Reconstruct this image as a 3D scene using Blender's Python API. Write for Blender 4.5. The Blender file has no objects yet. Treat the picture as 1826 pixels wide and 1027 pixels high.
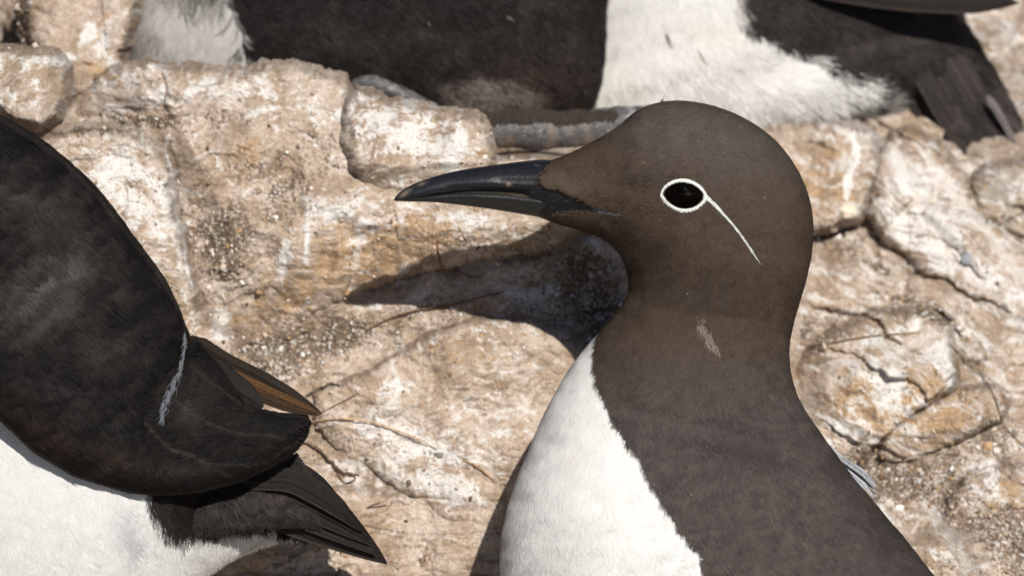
import bpy, math
import numpy as np
from mathutils import Vector, Matrix
from mathutils.bvhtree import BVHTree

# ------------------------------------------------------------------ camera, sky, sun, exposure
S = 0.16e-3                       # metres per photo pixel at the focused bird
D = 3.0                           # camera distance to the bird
PITCH = math.radians(35)
RIGHT = np.array([1.0, 0, 0])
FWD = np.array([0, math.cos(PITCH), -math.sin(PITCH)])
UP = np.array([0, math.sin(PITCH), math.cos(PITCH)])
CAM = -D * FWD + np.array([0, 0, 0.30])
sc = bpy.context.scene
cam_d = bpy.data.cameras.new('camera')
cam = bpy.data.objects.new('camera', cam_d)
sc.collection.objects.link(cam)
sc.camera = cam
cam.matrix_world = Matrix(((RIGHT[0], UP[0], -FWD[0], CAM[0]), (RIGHT[1], UP[1], -FWD[1], CAM[1]),
                           (RIGHT[2], UP[2], -FWD[2], CAM[2]), (0, 0, 0, 1)))
cam_d.sensor_width = 36
cam_d.lens = 36 * D / (1826 * S)
cam_d.clip_start = 0.1
cam_d.clip_end = 200
cam_d.dof.use_dof = True
cam_d.dof.focus_distance = D - 40 * S
cam_d.dof.aperture_fstop = 13.0

SUNV = np.array([98.0, 190.0, 400.0])              # towards the sun, in right/up/back-to-camera
sv = SUNV[0] * RIGHT + SUNV[1] * UP - SUNV[2] * FWD
sv /= np.linalg.norm(sv)
sun_d = bpy.data.lights.new('sun', 'SUN')
sun_d.energy = 4.8
sun_d.angle = math.radians(0.53)
sun_d.color = (1.0, 0.955, 0.89)
sun = bpy.data.objects.new('sun', sun_d)
sc.collection.objects.link(sun)
sun.rotation_euler = Vector(sv).to_track_quat('Z', 'Y').to_euler()
world = bpy.data.worlds.new('World')
sc.world = world
world.use_nodes = True
wn = world.node_tree
sky = wn.nodes.new('ShaderNodeTexSky')
sky.sky_type = 'NISHITA'
sky.sun_disc = False
sky.sun_elevation = math.asin(sv[2])
sky.sun_rotation = math.atan2(sv[0], sv[1])
wn.links.new(sky.outputs[0], wn.nodes['Background'].inputs[0])
wn.nodes['Background'].inputs[1].default_value = 0.055
sc.view_settings.view_transform = 'Standard'
sc.view_settings.look = 'None'
sc.view_settings.exposure = 0.0
sc.view_settings.gamma = 1

# ------------------------------------------------------------------ maths helpers
def W(x, y, w):
    """photo pixel + height towards the camera (in pixels) -> world point"""
    x, y, w = np.broadcast_arrays(np.asarray(x, float), np.asarray(y, float), np.asarray(w, float))
    dist = D - w * S
    k = dist / D * S
    return (CAM + ((x - 913) * k)[..., None] * RIGHT + (-(y - 513.5) * k)[..., None] * UP + dist[..., None] * FWD)

_r = np.random.RandomState(7)
PERM = _r.permutation(1024)
PERM = np.concatenate([PERM, PERM])
GA = _r.rand(1024) * 2 * np.pi
GX, GY = np.cos(GA), np.sin(GA)
def perlin(x, y):
    xi = np.floor(x).astype(int); yi = np.floor(y).astype(int)
    fx = x - xi; fy = y - yi
    u = fx**3 * (fx * (fx * 6 - 15) + 10); v = fy**3 * (fy * (fy * 6 - 15) + 10)
    def g(ix, iy, dx, dy):
        h = PERM[PERM[ix & 1023] + (iy & 1023)]
        return GX[h] * dx + GY[h] * dy
    a = g(xi, yi, fx, fy); b = g(xi + 1, yi, fx - 1, fy)
    c = g(xi, yi + 1, fx, fy - 1); d = g(xi + 1, yi + 1, fx - 1, fy - 1)
    return ((a + u * (b - a)) * (1 - v) + (c + u * (d - c)) * v) * 1.5
def fbm(x, y, size, oct=5, seed=0, gain=0.5, ridged=False):
    x = x / size + seed * 17.37; y = y / size + seed * 9.71
    s = 0; a = 1; t = 0
    for o in range(oct):
        n = perlin(x, y)
        if ridged: n = 1 - 2.2 * np.abs(n)
        s = s + a * n; t += a
        a *= gain; x = x * 2.03 + 3.1; y = y * 2.03 + 7.7
    return s / t * (1.0 if ridged else 1.35)
def fbn(x, y, size, oct=5, seed=0, gain=0.5):
    return fbm(x, y, size, oct, seed, gain) / 0.34
def _h(ix, iy, k):
    return (PERM[(PERM[(PERM[ix & 1023] + iy) & 1023] + k * 37) & 1023] + .5) / 1024.
def facets(x, y, size, tilt, curve, seed=0, nb=1):
    """continuous chipped relief: the highest of the tilted caps of the neighbouring cells"""
    X = x / size + seed * 5.3; Y = y / size + seed * 3.7
    xi = np.floor(X).astype(int); yi = np.floor(Y).astype(int)
    h = np.full(np.shape(X), -1e9)
    for i in range(-nb, nb + 1):
        for j in range(-nb, nb + 1):
            a, b = xi + i, yi + j
            dx = X - a - _h(a, b, 1); dy = Y - b - _h(a, b, 2)
            q = _h(a, b, 3) * .35 + tilt * ((_h(a, b, 4) - .5) * dx + (_h(a, b, 5) - .5) * dy) - curve * (dx * dx + dy * dy)
            h = np.maximum(h, q)
    return h * size
def sst(a, b, x):
    t = np.clip((x - a) / (b - a), 0, 1)
    return t * t * (3 - 2 * t)
def mix(a, b, t):
    return a + (np.asarray(b) - a) * np.asarray(t)[..., None]
def blobs(x, y, lst, warp=None):
    """sum of soft ellipses (cx, cy, rx, ry, angle, amount)"""
    if warp is not None: x, y = x + warp[0], y + warp[1]
    s = np.zeros_like(x)
    for cx, cy, rx, ry, an, am in lst:
        c, n = math.cos(math.radians(an)), math.sin(math.radians(an))
        dx, dy = x - cx, y - cy
        u = (dx * c + dy * n) / rx; v = (-dx * n + dy * c) / ry
        s = s + am * np.exp(-(u * u + v * v))
    return s
def seg_dist(x, y, pts, closed=False):
    d = np.full(np.shape(x), 1e9); n = len(pts)
    for i in range(n if closed else n - 1):
        (ax, ay), (bx, by) = pts[i], pts[(i + 1) % n]
        vx, vy = bx - ax, by - ay
        t = np.clip(((x - ax) * vx + (y - ay) * vy) / (vx * vx + vy * vy + 1e-9), 0, 1)
        d = np.minimum(d, (x - ax - t * vx)**2 + (y - ay - t * vy)**2)
    return np.sqrt(d)
def inside(x, y, pts):
    r = np.zeros(np.shape(x), bool); n = len(pts)
    for i in range(n):
        (ax, ay), (bx, by) = pts[i], pts[(i + 1) % n]
        c = (ay > y) != (by > y)
        r ^= c & (x < (bx - ax) * (y - ay) / (by - ay + 1e-12) + ax)
    return r
def sdf(x, y, pts):
    d = seg_dist(x, y, pts, True)
    return np.where(inside(x, y, pts), d, -d)
def spline(pts, n):
    """Catmull-Rom through rows, n samples, chord spaced"""
    P = np.asarray(pts, float)
    seg = np.linalg.norm(np.diff(P[:, :min(4, P.shape[1])], axis=0), axis=1)**0.5 + 1e-6
    t = np.concatenate([[0], np.cumsum(seg)])
    m = np.zeros_like(P)
    m[1:-1] = ((P[2:] - P[1:-1]) / (t[2:] - t[1:-1])[:, None] * (t[1:-1] - t[:-2])[:, None]
               + (P[1:-1] - P[:-2]) / (t[1:-1] - t[:-2])[:, None] * (t[2:] - t[1:-1])[:, None]) / (t[2:] - t[:-2])[:, None]
    m[0] = (P[1] - P[0]) / (t[1] - t[0]); m[-1] = (P[-1] - P[-2]) / (t[-1] - t[-2])
    q = np.linspace(0, t[-1], n)
    i = np.clip(np.searchsorted(t, q, side='right') - 1, 0, len(t) - 2)
    h = (t[i + 1] - t[i])[:, None]; u = ((q - t[i]) / (t[i + 1] - t[i]))[:, None]
    return ((2*u**3 - 3*u**2 + 1) * P[i] + (u**3 - 2*u**2 + u) * h * m[i]
            + (-2*u**3 + 3*u**2) * P[i + 1] + (u**3 - u**2) * h * m[i + 1])

# ------------------------------------------------------------------ object helpers
def mesh_obj(name, verts, faces, mat, parent=None, col=None, smooth=True, normals=None, origin=None, attrs=None):
    """verts: world coords (n,3); faces: list of int arrays (k,4) / (k,3)"""
    if parent is not None: org = np.array(parent['_org'])
    else: org = np.asarray(origin if origin is not None else verts.mean(0))
    v = (np.asarray(verts) - org).astype(np.float32)
    me = bpy.data.meshes.new(name)
    me.vertices.add(len(v)); me.vertices.foreach_set('co', v.ravel())
    loops = np.concatenate([f.ravel() for f in faces]).astype(np.int32)
    tot = np.concatenate([np.full(len(f), f.shape[1]) for f in faces]).astype(np.int32)
    st = np.concatenate([[0], np.cumsum(tot)[:-1]]).astype(np.int32)
    me.loops.add(len(loops)); me.loops.foreach_set('vertex_index', loops)
    me.polygons.add(len(tot)); me.polygons.foreach_set('loop_start', st)
    me.polygons.foreach_set('use_smooth', np.full(len(tot), smooth))
    me.update(calc_edges=True)
    if col is not None:
        a = me.color_attributes.new('col', 'FLOAT_COLOR', 'POINT')
        c = np.ones((len(v), 4), np.float32); c[:, :3] = np.clip(col, 0, 1)
        a.data.foreach_set('color', c.ravel())
    for k, val in (attrs or {}).items():
        a = me.attributes.new(k, 'FLOAT', 'POINT'); a.data.foreach_set('value', np.asarray(val, np.float32))
    if normals is not None:
        me.normals_split_custom_set_from_vertices(np.asarray(normals, np.float32))
    o = bpy.data.objects.new(name, me)
    sc.collection.objects.link(o)
    me.materials.append(mat)
    if parent is not None: o.parent = parent
    else: o.location = org
    if parent is None or parent.parent is None or True: o['_org'] = [float(q) for q in org]
    return o
def tag(o, label=None, cat=None, group=None, kind=None):
    if label: o['label'] = label
    if cat: o['category'] = cat
    if group: o['group'] = group
    if kind: o['kind'] = kind
    return o
def thing(name, loc, label, cat, group=None):
    o = bpy.data.objects.new(name, None)
    o.empty_display_size = 0.02
    sc.collection.objects.link(o)
    o.location = loc
    o['_org'] = [float(q) for q in loc]
    return tag(o, label, cat, group)
def grid_faces(nr, nc, wrap=False):
    i = np.arange(nr - 1)[:, None]; j = np.arange(nc if wrap else nc - 1)[None, :]
    j2 = (j + 1) % nc
    return np.stack([i * nc + j, i * nc + j2, (i + 1) * nc + j2, (i + 1) * nc + j], -1).reshape(-1, 4)

# ------------------------------------------------------------------ materials
def mat_new(name):
    m = bpy.data.materials.new(name); m.use_nodes = True
    return m, m.node_tree.nodes, m.node_tree.links, m.node_tree.nodes['Principled BSDF']
def col_material(name, rough=0.85, nscale=3000, namt=0.25, bscale=2500, bump=0.3, bdist=0.0003, spec=0.3, sheen=0.0, stretch=None, coat=0.0, rough_attr=False):
    m, N, L, B = mat_new(name)
    at = N.new('ShaderNodeAttribute'); at.attribute_name = 'col'
    tc = N.new('ShaderNodeTexCoord'); mp = N.new('ShaderNodeMapping')
    L.new(tc.outputs['Object'], mp.inputs[0])
    if stretch: mp.inputs['Scale'].default_value = stretch
    nz = N.new('ShaderNodeTexNoise'); nz.inputs['Scale'].default_value = nscale; nz.inputs['Detail'].default_value = 5
    nz.inputs['Roughness'].default_value = 0.65
    L.new(mp.outputs[0], nz.inputs['Vector'])
    mr = N.new('ShaderNodeMapRange'); mr.inputs[1].default_value = 0.3; mr.inputs[2].default_value = 0.7
    mr.inputs[3].default_value = 1 - namt; mr.inputs[4].default_value = 1 + namt
    L.new(nz.outputs[0], mr.inputs[0])
    mx = N.new('ShaderNodeVectorMath'); mx.operation = 'SCALE'
    L.new(at.outputs['Color'], mx.inputs[0]); L.new(mr.outputs[0], mx.inputs['Scale'])
    L.new(mx.outputs[0], B.inputs['Base Color'])
    if bump > 0:
        n2 = N.new('ShaderNodeTexNoise'); n2.inputs['Scale'].default_value = bscale; n2.inputs['Detail'].default_value = 6
        n2.inputs['Roughness'].default_value = 0.6
        L.new(mp.outputs[0], n2.inputs['Vector'])
        bp = N.new('ShaderNodeBump'); bp.inputs['Strength'].default_value = bump; bp.inputs['Distance'].default_value = bdist
        L.new(n2.outputs[0], bp.inputs['Height']); L.new(bp.outputs[0], B.inputs['Normal'])
    B.inputs['Roughness'].default_value = rough
    if rough_attr:
        ra = N.new('ShaderNodeAttribute'); ra.attribute_name = 'rough'
        L.new(ra.outputs['Fac'], B.inputs['Roughness'])
    B.inputs['Specular IOR Level'].default_value = spec
    if sheen: B.inputs['Sheen Weight'].default_value = sheen; B.inputs['Sheen Roughness'].default_value = 0.4
    if coat: B.inputs['Coat Weight'].default_value = coat; B.inputs['Coat Roughness'].default_value = 0.1
    return m
M_ROCK = col_material('rock_surface', 0.9, 2200, 0.28, 1500, 0.8, 0.0006, 0.25)
M_GRAVEL = col_material('gravel_stone', 0.9, 2500, 0.2, 2500, 0.4, 0.0003, 0.25)
M_SKIN = col_material('plumage_skin', 0.8, 3000, 0.15, 3500, 0.3, 0.0003, 0.2, rough_attr=True)
M_HAIR = col_material('plumage', 0.70, 2500, 0.10, 1, 0, 0, 0.11)
M_FEATHER = col_material('flight_feather', 0.75, 1500, 0.35, 3000, 0.3, 0.0002, 0.12)
M_BILL = col_material('bill_horn', 0.36, 900, 0.3, 900, 0.3, 0.0003, 0.38)
M_FOOT = col_material('scaly_foot', 0.55, 1500, 0.2, 1500, 0.3, 0.0003, 0.4)
M_TWIG = col_material('dry_stem', 0.8, 1200, 0.3, 1500, 0.3, 0.0003, 0.2)
m, N, L, B = mat_new('eye_cornea')
B.inputs['Base Color'].default_value = (0.0025, 0.0016, 0.0013, 1); B.inputs['Roughness'].default_value = 0.34
B.inputs['Specular IOR Level'].default_value = 0.015
M_EYE = m
m, N, L, B = mat_new('eye_pupil')
B.inputs['Base Color'].default_value = (0.001, 0.001, 0.001, 1); B.inputs['Roughness'].default_value = 0.3; B.inputs['Specular IOR Level'].default_value = 0.02
M_PUPIL = m
M_RING = col_material('white_bridle', 0.8, 4000, 0.12, 4000, 0.4, 0.0002, 0.2)

# ------------------------------------------------------------------ rock colours (dirt, guano, ochre: laid where the stains lie)
BUFF = np.array([.365, .272, .195]); PINK = np.array([.55, .45, .37]); WHT = np.array([.705, .67, .63])
OCH = np.array([.42, .27, .14]); SOIL = np.array([.165, .12, .085]); DARK = np.array([.06, .045, .035])
GREY = np.array([.34, .32, .28]); GREEN = np.array([.33, .33, .24])
WB = [(230,350,90,110,0,.8),(200,300,90,30,15,.4),(318,450,14,130,-8,.8),(400,590,22,45,-15,1.3),(150,65,14,22,0,1.5),(190,90,14,38,0,1.2),(108,105,14,18,0,1.2),
      (40,105,70,18,0,.7),(20,170,30,30,0,.7),(60,170,10,50,12,.7),(240,130,60,10,-8,.8),(330,165,150,22,-6,.6),(200,200,70,20,-20,.4),(500,190,140,40,8,.45),(700,220,100,50,10,.95),(800,270,90,35,0,.5),
      (815,270,11,48,8,1.8),(580,370,130,26,18,.8),(700,340,120,30,25,.4),(545,430,8,60,5,.9),(507,465,12,45,6,.9),(640,430,22,70,5,.6),(850,395,110,20,8,.6),(890,440,70,18,-10,.4),
      (950,525,60,30,-15,1.1),(1065,430,40,12,25,1.3),(690,545,60,15,-5,.5),(690,600,90,16,5,.5),(870,600,25,40,0,.4),(660,745,60,25,0,.8),(760,800,120,30,12,1.2),(700,850,120,26,15,.8),(820,880,70,18,22,.9),(700,690,40,40,-60,.6),(850,740,90,50,0,.35),
      (630,860,60,20,10,.5),(900,680,80,60,0,.25),(1585,690,30,34,20,1.7),(1690,655,10,45,-18,1.8),(1660,630,16,18,0,1.2),(1615,730,22,12,20,1.3),(1560,605,110,20,-12,.8),(1500,765,50,34,20,1.1),(1540,810,14,22,30,.7),
      (1773,850,8,30,-10,1.8),(1745,833,34,9,-5,1.5),(1700,980,30,70,-20,.9),(1800,950,14,20,0,.6),(1600,390,50,90,-35,.7),(1660,340,50,130,-45,.8),(1720,470,180,24,28,.9),
      (1800,560,80,24,32,.8),(1500,560,70,20,-10,.5),(1430,545,20,14,0,.9),(1740,100,60,80,0,.6),(1800,200,30,60,0,.6),(1800,60,20,20,0,.8),(1810,350,16,22,0,.9),(1512,376,16,18,10,1.6),(1640,560,110,18,25,.5),
      (1500,480,90,12,5,.5),(1450,250,60,12,-20,.3),(520,110,40,14,0,.3),(745,150,20,20,0,.0),(1350,250,60,20,0,.3)]
SB = [(270,213,85,15,4,1.1),(180,238,60,10,0,.7),(400,215,40,16,0,.4),(480,300,80,50,30,.5),(560,250,60,40,40,.4),(390,420,50,60,-20,1.1),(330,400,10,10,0,.4),(500,370,50,45,-40,.55),(420,480,60,50,0,.3),
      (560,610,130,38,-8,1.0),(500,670,70,30,0,.7),(470,620,60,26,0,.5),(760,560,160,26,-4,.45),(850,430,150,24,10,.45),(1000,520,80,60,0,.45),(1080,560,60,60,0,1.0),(1050,470,50,30,0,.6),(610,790,50,25,0,.35),(620,840,60,14,10,.4),(560,870,30,12,0,.5),
      (1600,870,120,42,14,1.1),(1560,830,60,26,30,.5),(1700,830,60,36,0,.8),(1480,600,50,50,0,.5),(1445,580,20,40,0,.5),(1780,770,60,40,30,.8),(1480,420,70,32,0,.9),(1560,470,50,14,25,.7),(1600,530,70,12,25,.6),
      (1820,970,60,60,0,.9),(1760,930,90,26,0,.5),(1640,545,80,18,20,.6),(1700,600,60,16,45,.5),(20,50,34,50,0,.9),(30,20,30,30,0,.4),(70,80,40,14,0,.5),(1570,350,30,30,0,.5),(1780,390,50,14,-20,.5),(300,330,30,18,20,.4),(240,330,18,8,20,.9),(262,360,8,8,0,.9),
      (930,275,90,10,0,.5),(720,790,30,8,10,.4),(770,812,20,5,5,1.2),(1720,690,20,40,-10,.4),(1620,990,60,30,0,.3),(560,1000,80,30,0,.3),(760,1000,120,14,5,.3)]
OB = [(620,450,110,55,-8,.9),(760,410,60,50,0,1.0),(440,590,36,60,15,.8),(520,560,60,40,-30,.7),(640,500,80,24,0,.5),(1600,700,130,60,-20,1.0),(1700,745,90,40,-20,1.0),(1530,700,40,60,0,.6),(1780,890,80,46,0,1.0),(1480,310,80,70,0,.9),(1500,370,60,30,0,.6),
      (190,140,40,16,20,1.6),(150,40,60,40,-20,.4),(455,268,28,26,0,.7),(440,300,12,60,10,.5),(855,275,16,50,0,.7),(1720,110,16,50,0,.5),(605,152,28,14,30,.8),(590,230,30,40,0,.3),(1640,250,60,30,0,.2),(840,620,110,30,0,.3),
      (780,670,130,40,0,.3),(560,900,80,30,10,.3),(620,960,120,30,5,.4),(20,50,40,50,0,.6),(900,272,80,8,0,.6),(1100,255,50,20,0,.2),(1800,500,50,14,30,.5),(1700,420,40,40,0,.5),(540,500,80,50,0,.35),(720,330,40,16,20,.4),(96,160,16,50,0,.4)]
KB = [(1060,540,70,50,0,.35),(1720,635,14,16,-40,.9),(1745,640,14,8,30,.9),(1440,590,26,30,0,.45),(1760,600,30,10,20,.5),(1765,620,10,10,0,.6),(1775,770,60,10,45,.3)]
GB = [(1790,340,60,60,0,1.2),(1800,420,60,30,0,.7),(785,812,14,12,0,1.0),(740,790,30,14,20,.6),(700,880,80,10,10,.5),(1750,640,60,60,20,.8),(1640,600,80,20,-10,.6),(470,230,70,40,30,.35),(560,300,60,30,20,.3),(220,150,40,20,0,.3),(820,900,50,10,5,.5),(1500,560,60,40,0,.4),(1800,700,50,50,0,.3)]
CRACKS = [([(75,228),(96,240),(120,236),(160,230),(200,232)],4,16,1.0),([(612,200),(614,170),(632,160)],3,8,.6),([(1640,735),(1668,712),(1698,692)],1.6,7,.9),([(1728,771),(1750,760),(1768,750)],1.6,7,.8),
          ([(1535,640),(1570,560),(1640,540)],3,3,.0),([(470,140),(520,150),(570,135)],3,4,.3),([(340,150),(370,155),(395,148)],3,5,.6),([(700,560),(800,545),(880,518)],2,0,.0),([(1560,450),(1600,470),(1650,498)],2,6,.8),([(560,872),(620,868),(700,885),(800,890)],2,5,.35),
          ([(480,940),(600,932),(750,955),(890,950)],2,4,.3),([(840,690),(900,655),(960,650)],2,3,.2),([(660,185),(700,200),(745,190)],3,4,.3),([(118,120),(112,170),(96,210)],2,4,.4),([(1790,395),(1826,378)],3,10,1.0),([(1440,575),(1520,592),(1580,575)],2,4,.3),
          ([(640,380),(700,392),(760,385),(850,378)],2,3,.25),([(300,285),(306,350),(322,430),(338,500)],2,4,.0),([(760,762),(800,800),(870,850)],2,2,.2)]
WLINES = [([(548,410),(546,440),(543,470)],5,.9),([(512,430),(506,462),(500,490)],7,.9),([(640,400),(638,440),(632,480)],6,.5),([(1592,640),(1600,670),(1596,700)],9,.6),([(1690,612),(1694,650),(1697,686)],6,1.0),([(1650,900),(1690,950),(1730,1010)],10,.6),([(1519,236),(1526,262),(1529,285),(1520,305),(1512,325),(1505,355)],7,1.9),([(298,275),(306,330),(316,400),(330,450),(342,510)],4,1.4),([(100,100),(118,118),(112,130)],6,1.0),([(300,242),(296,270)],4,1.0),([(815,235),(806,300)],5,1.0),
          ([(1560,250),(1600,300),(1650,370),(1690,420)],14,.8),([(1640,260),(1700,340),(1760,420),(1826,500)],12,.6),([(200,265),(240,262),(300,270)],5,.5),([(700,640),(712,700),(690,730)],6,.8),([(1440,655),(1560,645),(1690,585)],8,.5)]
def masks(x, y):
    wx, wy = fbm(x, y, 60, 4, 1) * 22, fbm(x, y, 60, 4, 2) * 22
    wp = (wx, wy)
    return wp, blobs(x, y, WB, wp), blobs(x, y, SB, wp), blobs(x, y, OB, wp), blobs(x, y, KB, wp), blobs(x, y, GB, wp)
def strata(x, y, seed=0):
    """noise drawn out along a wandering grain"""
    an = np.where(x > 1350, .42, -.15)
    c, s = np.cos(an), np.sin(an)
    X = x + fbm(x, y, 130, 4, 12 + seed) * 34; Y = y + fbm(x, y, 130, 4, 13 + seed) * 34
    cx, cy = np.where(x > 1350, 1600, 600), 600
    u = (X - cx) * c + (Y - cy) * s; v = -(X - cx) * s + (Y - cy) * c
    return u, v
def rock_color(x, y, seed=0):
    wp, wm, sm, om, km, gm = masks(x, y)
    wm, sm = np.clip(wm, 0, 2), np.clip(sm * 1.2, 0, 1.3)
    u, v = strata(x, y)
    n1 = fbn(x, y, 90, 5, 3 + seed, .6); n2 = fbn(u, v * 2.2, 60, 6, 4, .66); n3 = fbn(x, y, 30, 5, 5, .66)
    n4 = fbn(x, y, 11, 4, 6, .7); n5 = fbn(u * .8, v * 3.0, 22, 5, 7, .66); n6 = fbn(x, y, 150, 4, 8); n7 = fbn(x, y, 6, 3, 9, .75)
    n8 = fbn(x, y, 45, 6, 10, .7); n9 = fbn(u, v * 1.7, 28, 5, 14, .7)
    c = BUFF[None] * (1 + .13 * n2 + .10 * n7)[..., None]
    c = mix(c, PINK, sst(-.9, .9, .8 * n1 + .6 * n5 + .4 * n8 + .25 * wm) * .9)
    c = mix(c, OCH, sst(.8, 1.8, om * 1.9 + .5 * n3 + .5 * n8 + .4 * n6 - .2 * n4) * .75)
    c = mix(c, GREY, sst(1.0, 2.3, gm * 1.7 + .5 * n8 + .4 * n5 + .2 * n6) * .8)
    c = mix(c, GREEN, sst(1.6, 2.8, gm * 1.5 + .3 * n3) * .6)
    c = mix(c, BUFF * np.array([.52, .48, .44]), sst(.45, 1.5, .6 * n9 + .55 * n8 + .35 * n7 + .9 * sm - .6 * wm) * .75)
    c = mix(c, WHT, sst(.65, 1.55, wm * 1.8 + .55 * n2 + .42 * n3 + .30 * n4 + .25 * n5 - .5 * sm) * .93)
    c = mix(c, PINK * .95, sst(.6, 1.6, n9 * .7 + n4 * .5) * .35)
    rt_ = sst(1380, 1480, x); sk = fbn(u * .5, v * 3.2, 60, 6, 15, .68); sk2 = fbn(u * .6, v * 3.0, 34, 5, 16, .68)
    c = mix(c, WHT, sst(.15, 1.1, sk + .3 * n4) * .8 * rt_)
    c = mix(c, BUFF * np.array([.46, .42, .37]), sst(.5, 1.4, sk2 + .3 * n7) * .75 * rt_)
    c = mix(c, WHT * .96, sst(.8, 1.6, sk + .2 * n4) * .45 * (1 - rt_))
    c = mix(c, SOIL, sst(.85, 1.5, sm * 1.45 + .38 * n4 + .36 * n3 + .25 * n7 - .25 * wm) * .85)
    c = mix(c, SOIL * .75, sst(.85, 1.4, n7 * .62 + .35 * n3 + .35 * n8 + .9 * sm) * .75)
    c = mix(c, WHT * .95, sst(1.1, 1.7, -n7 * .8 + .35 * n1 + .5 * sm + .25 * wm) * .7)
    c = mix(c, DARK, sst(.9, 1.9, km * 1.8 + .5 * n4) * .8)
    for pts, wd, am in WLINES:
        d = seg_dist(x + wp[0] * .35 + n4 * 1.5, y + wp[1] * .35, pts)
        c = mix(c, WHT * 1.05, np.clip(am * .8, 0, 1) * sst(1.3, .6, d / (wd * np.clip(.9 + .3 * n3, .3, 1.6))))
    for pts, wd, dp, am in CRACKS:
        if am:
            d = seg_dist(x + wp[0] * .15 + n4, y + wp[1] * .15, pts)
            c = mix(c, DARK, np.clip(am, 0, 1) * np.exp(-(d / (wd * .55))**2) * .7)
    hair_crack = fbm(x + wx2(x, y), y, 150, 3, 21, .5, True)
    c = mix(c, SOIL * .7, sst(.92, .98, hair_crack) * .45 * sst(-.5, .8, n1))
    return np.clip(c, .01, .82)
def wx2(x, y): return fbm(x, y, 40, 3, 22) * 20
def rough_relief(x, y, amp=1.0):
    """small relief common to all the stone"""
    wp, wm, sm, om, km, gm = masks(x, y)
    u, v = strata(x, y)
    sm = np.clip(sm, 0, 1.2)
    wxx, wyy = x + fbm(x, y, 60, 3, 36) * 12, y + fbm(x, y, 60, 3, 37) * 12
    h = fbm(x, y, 130, 3, 30) * 14 + fbm(u, v * 2.0, 60, 5, 31, .55) * 8
    h = h + facets(wxx, wyy * 1.25, 110, 1.2, .17, 1, 2) * .46 + facets(wxx, wyy, 42, 1.2, .18, 2, 2) * .32
    h = h + facets(u, v * 1.8, 46, 1.2, .2, 3, 2) * .16 + facets(x + 4 * fbm(x, y, 12, 2, 38), y, 17, 1.4, .45, 9) * .18
    h = h + sst(1380, 1500, x) * (facets(u, v * 2.2, 90, 1.3, .15, 6, 2) * .46 + facets(wxx * .8, wyy, 30, 1.3, .2, 7, 2) * .26)
    h = h + sst(1100, 800, x) * facets(u, v * 2.4, 80, 1.2, .2, 8) * .12
    h = h + fbm(x, y, 14, 4, 33, .62) * (2.2 + 3.0 * sm) + facets(x, y, 9, 1.0, .9, 4) * .55 * sm + facets(x, y, 5, 1, .9, 5) * .18
    for pts, wd, dp, am in CRACKS:
        if dp:
            d = seg_dist(x + wp[0] * .15, y + wp[1] * .15, pts)
            h = h - dp * np.exp(-(d / wd)**2)
    for pts, wd, am in WLINES[:1]:
        h = h + 3 * np.exp(-(seg_dist(x, y, pts) / wd)**2)
    return h * amp

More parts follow.
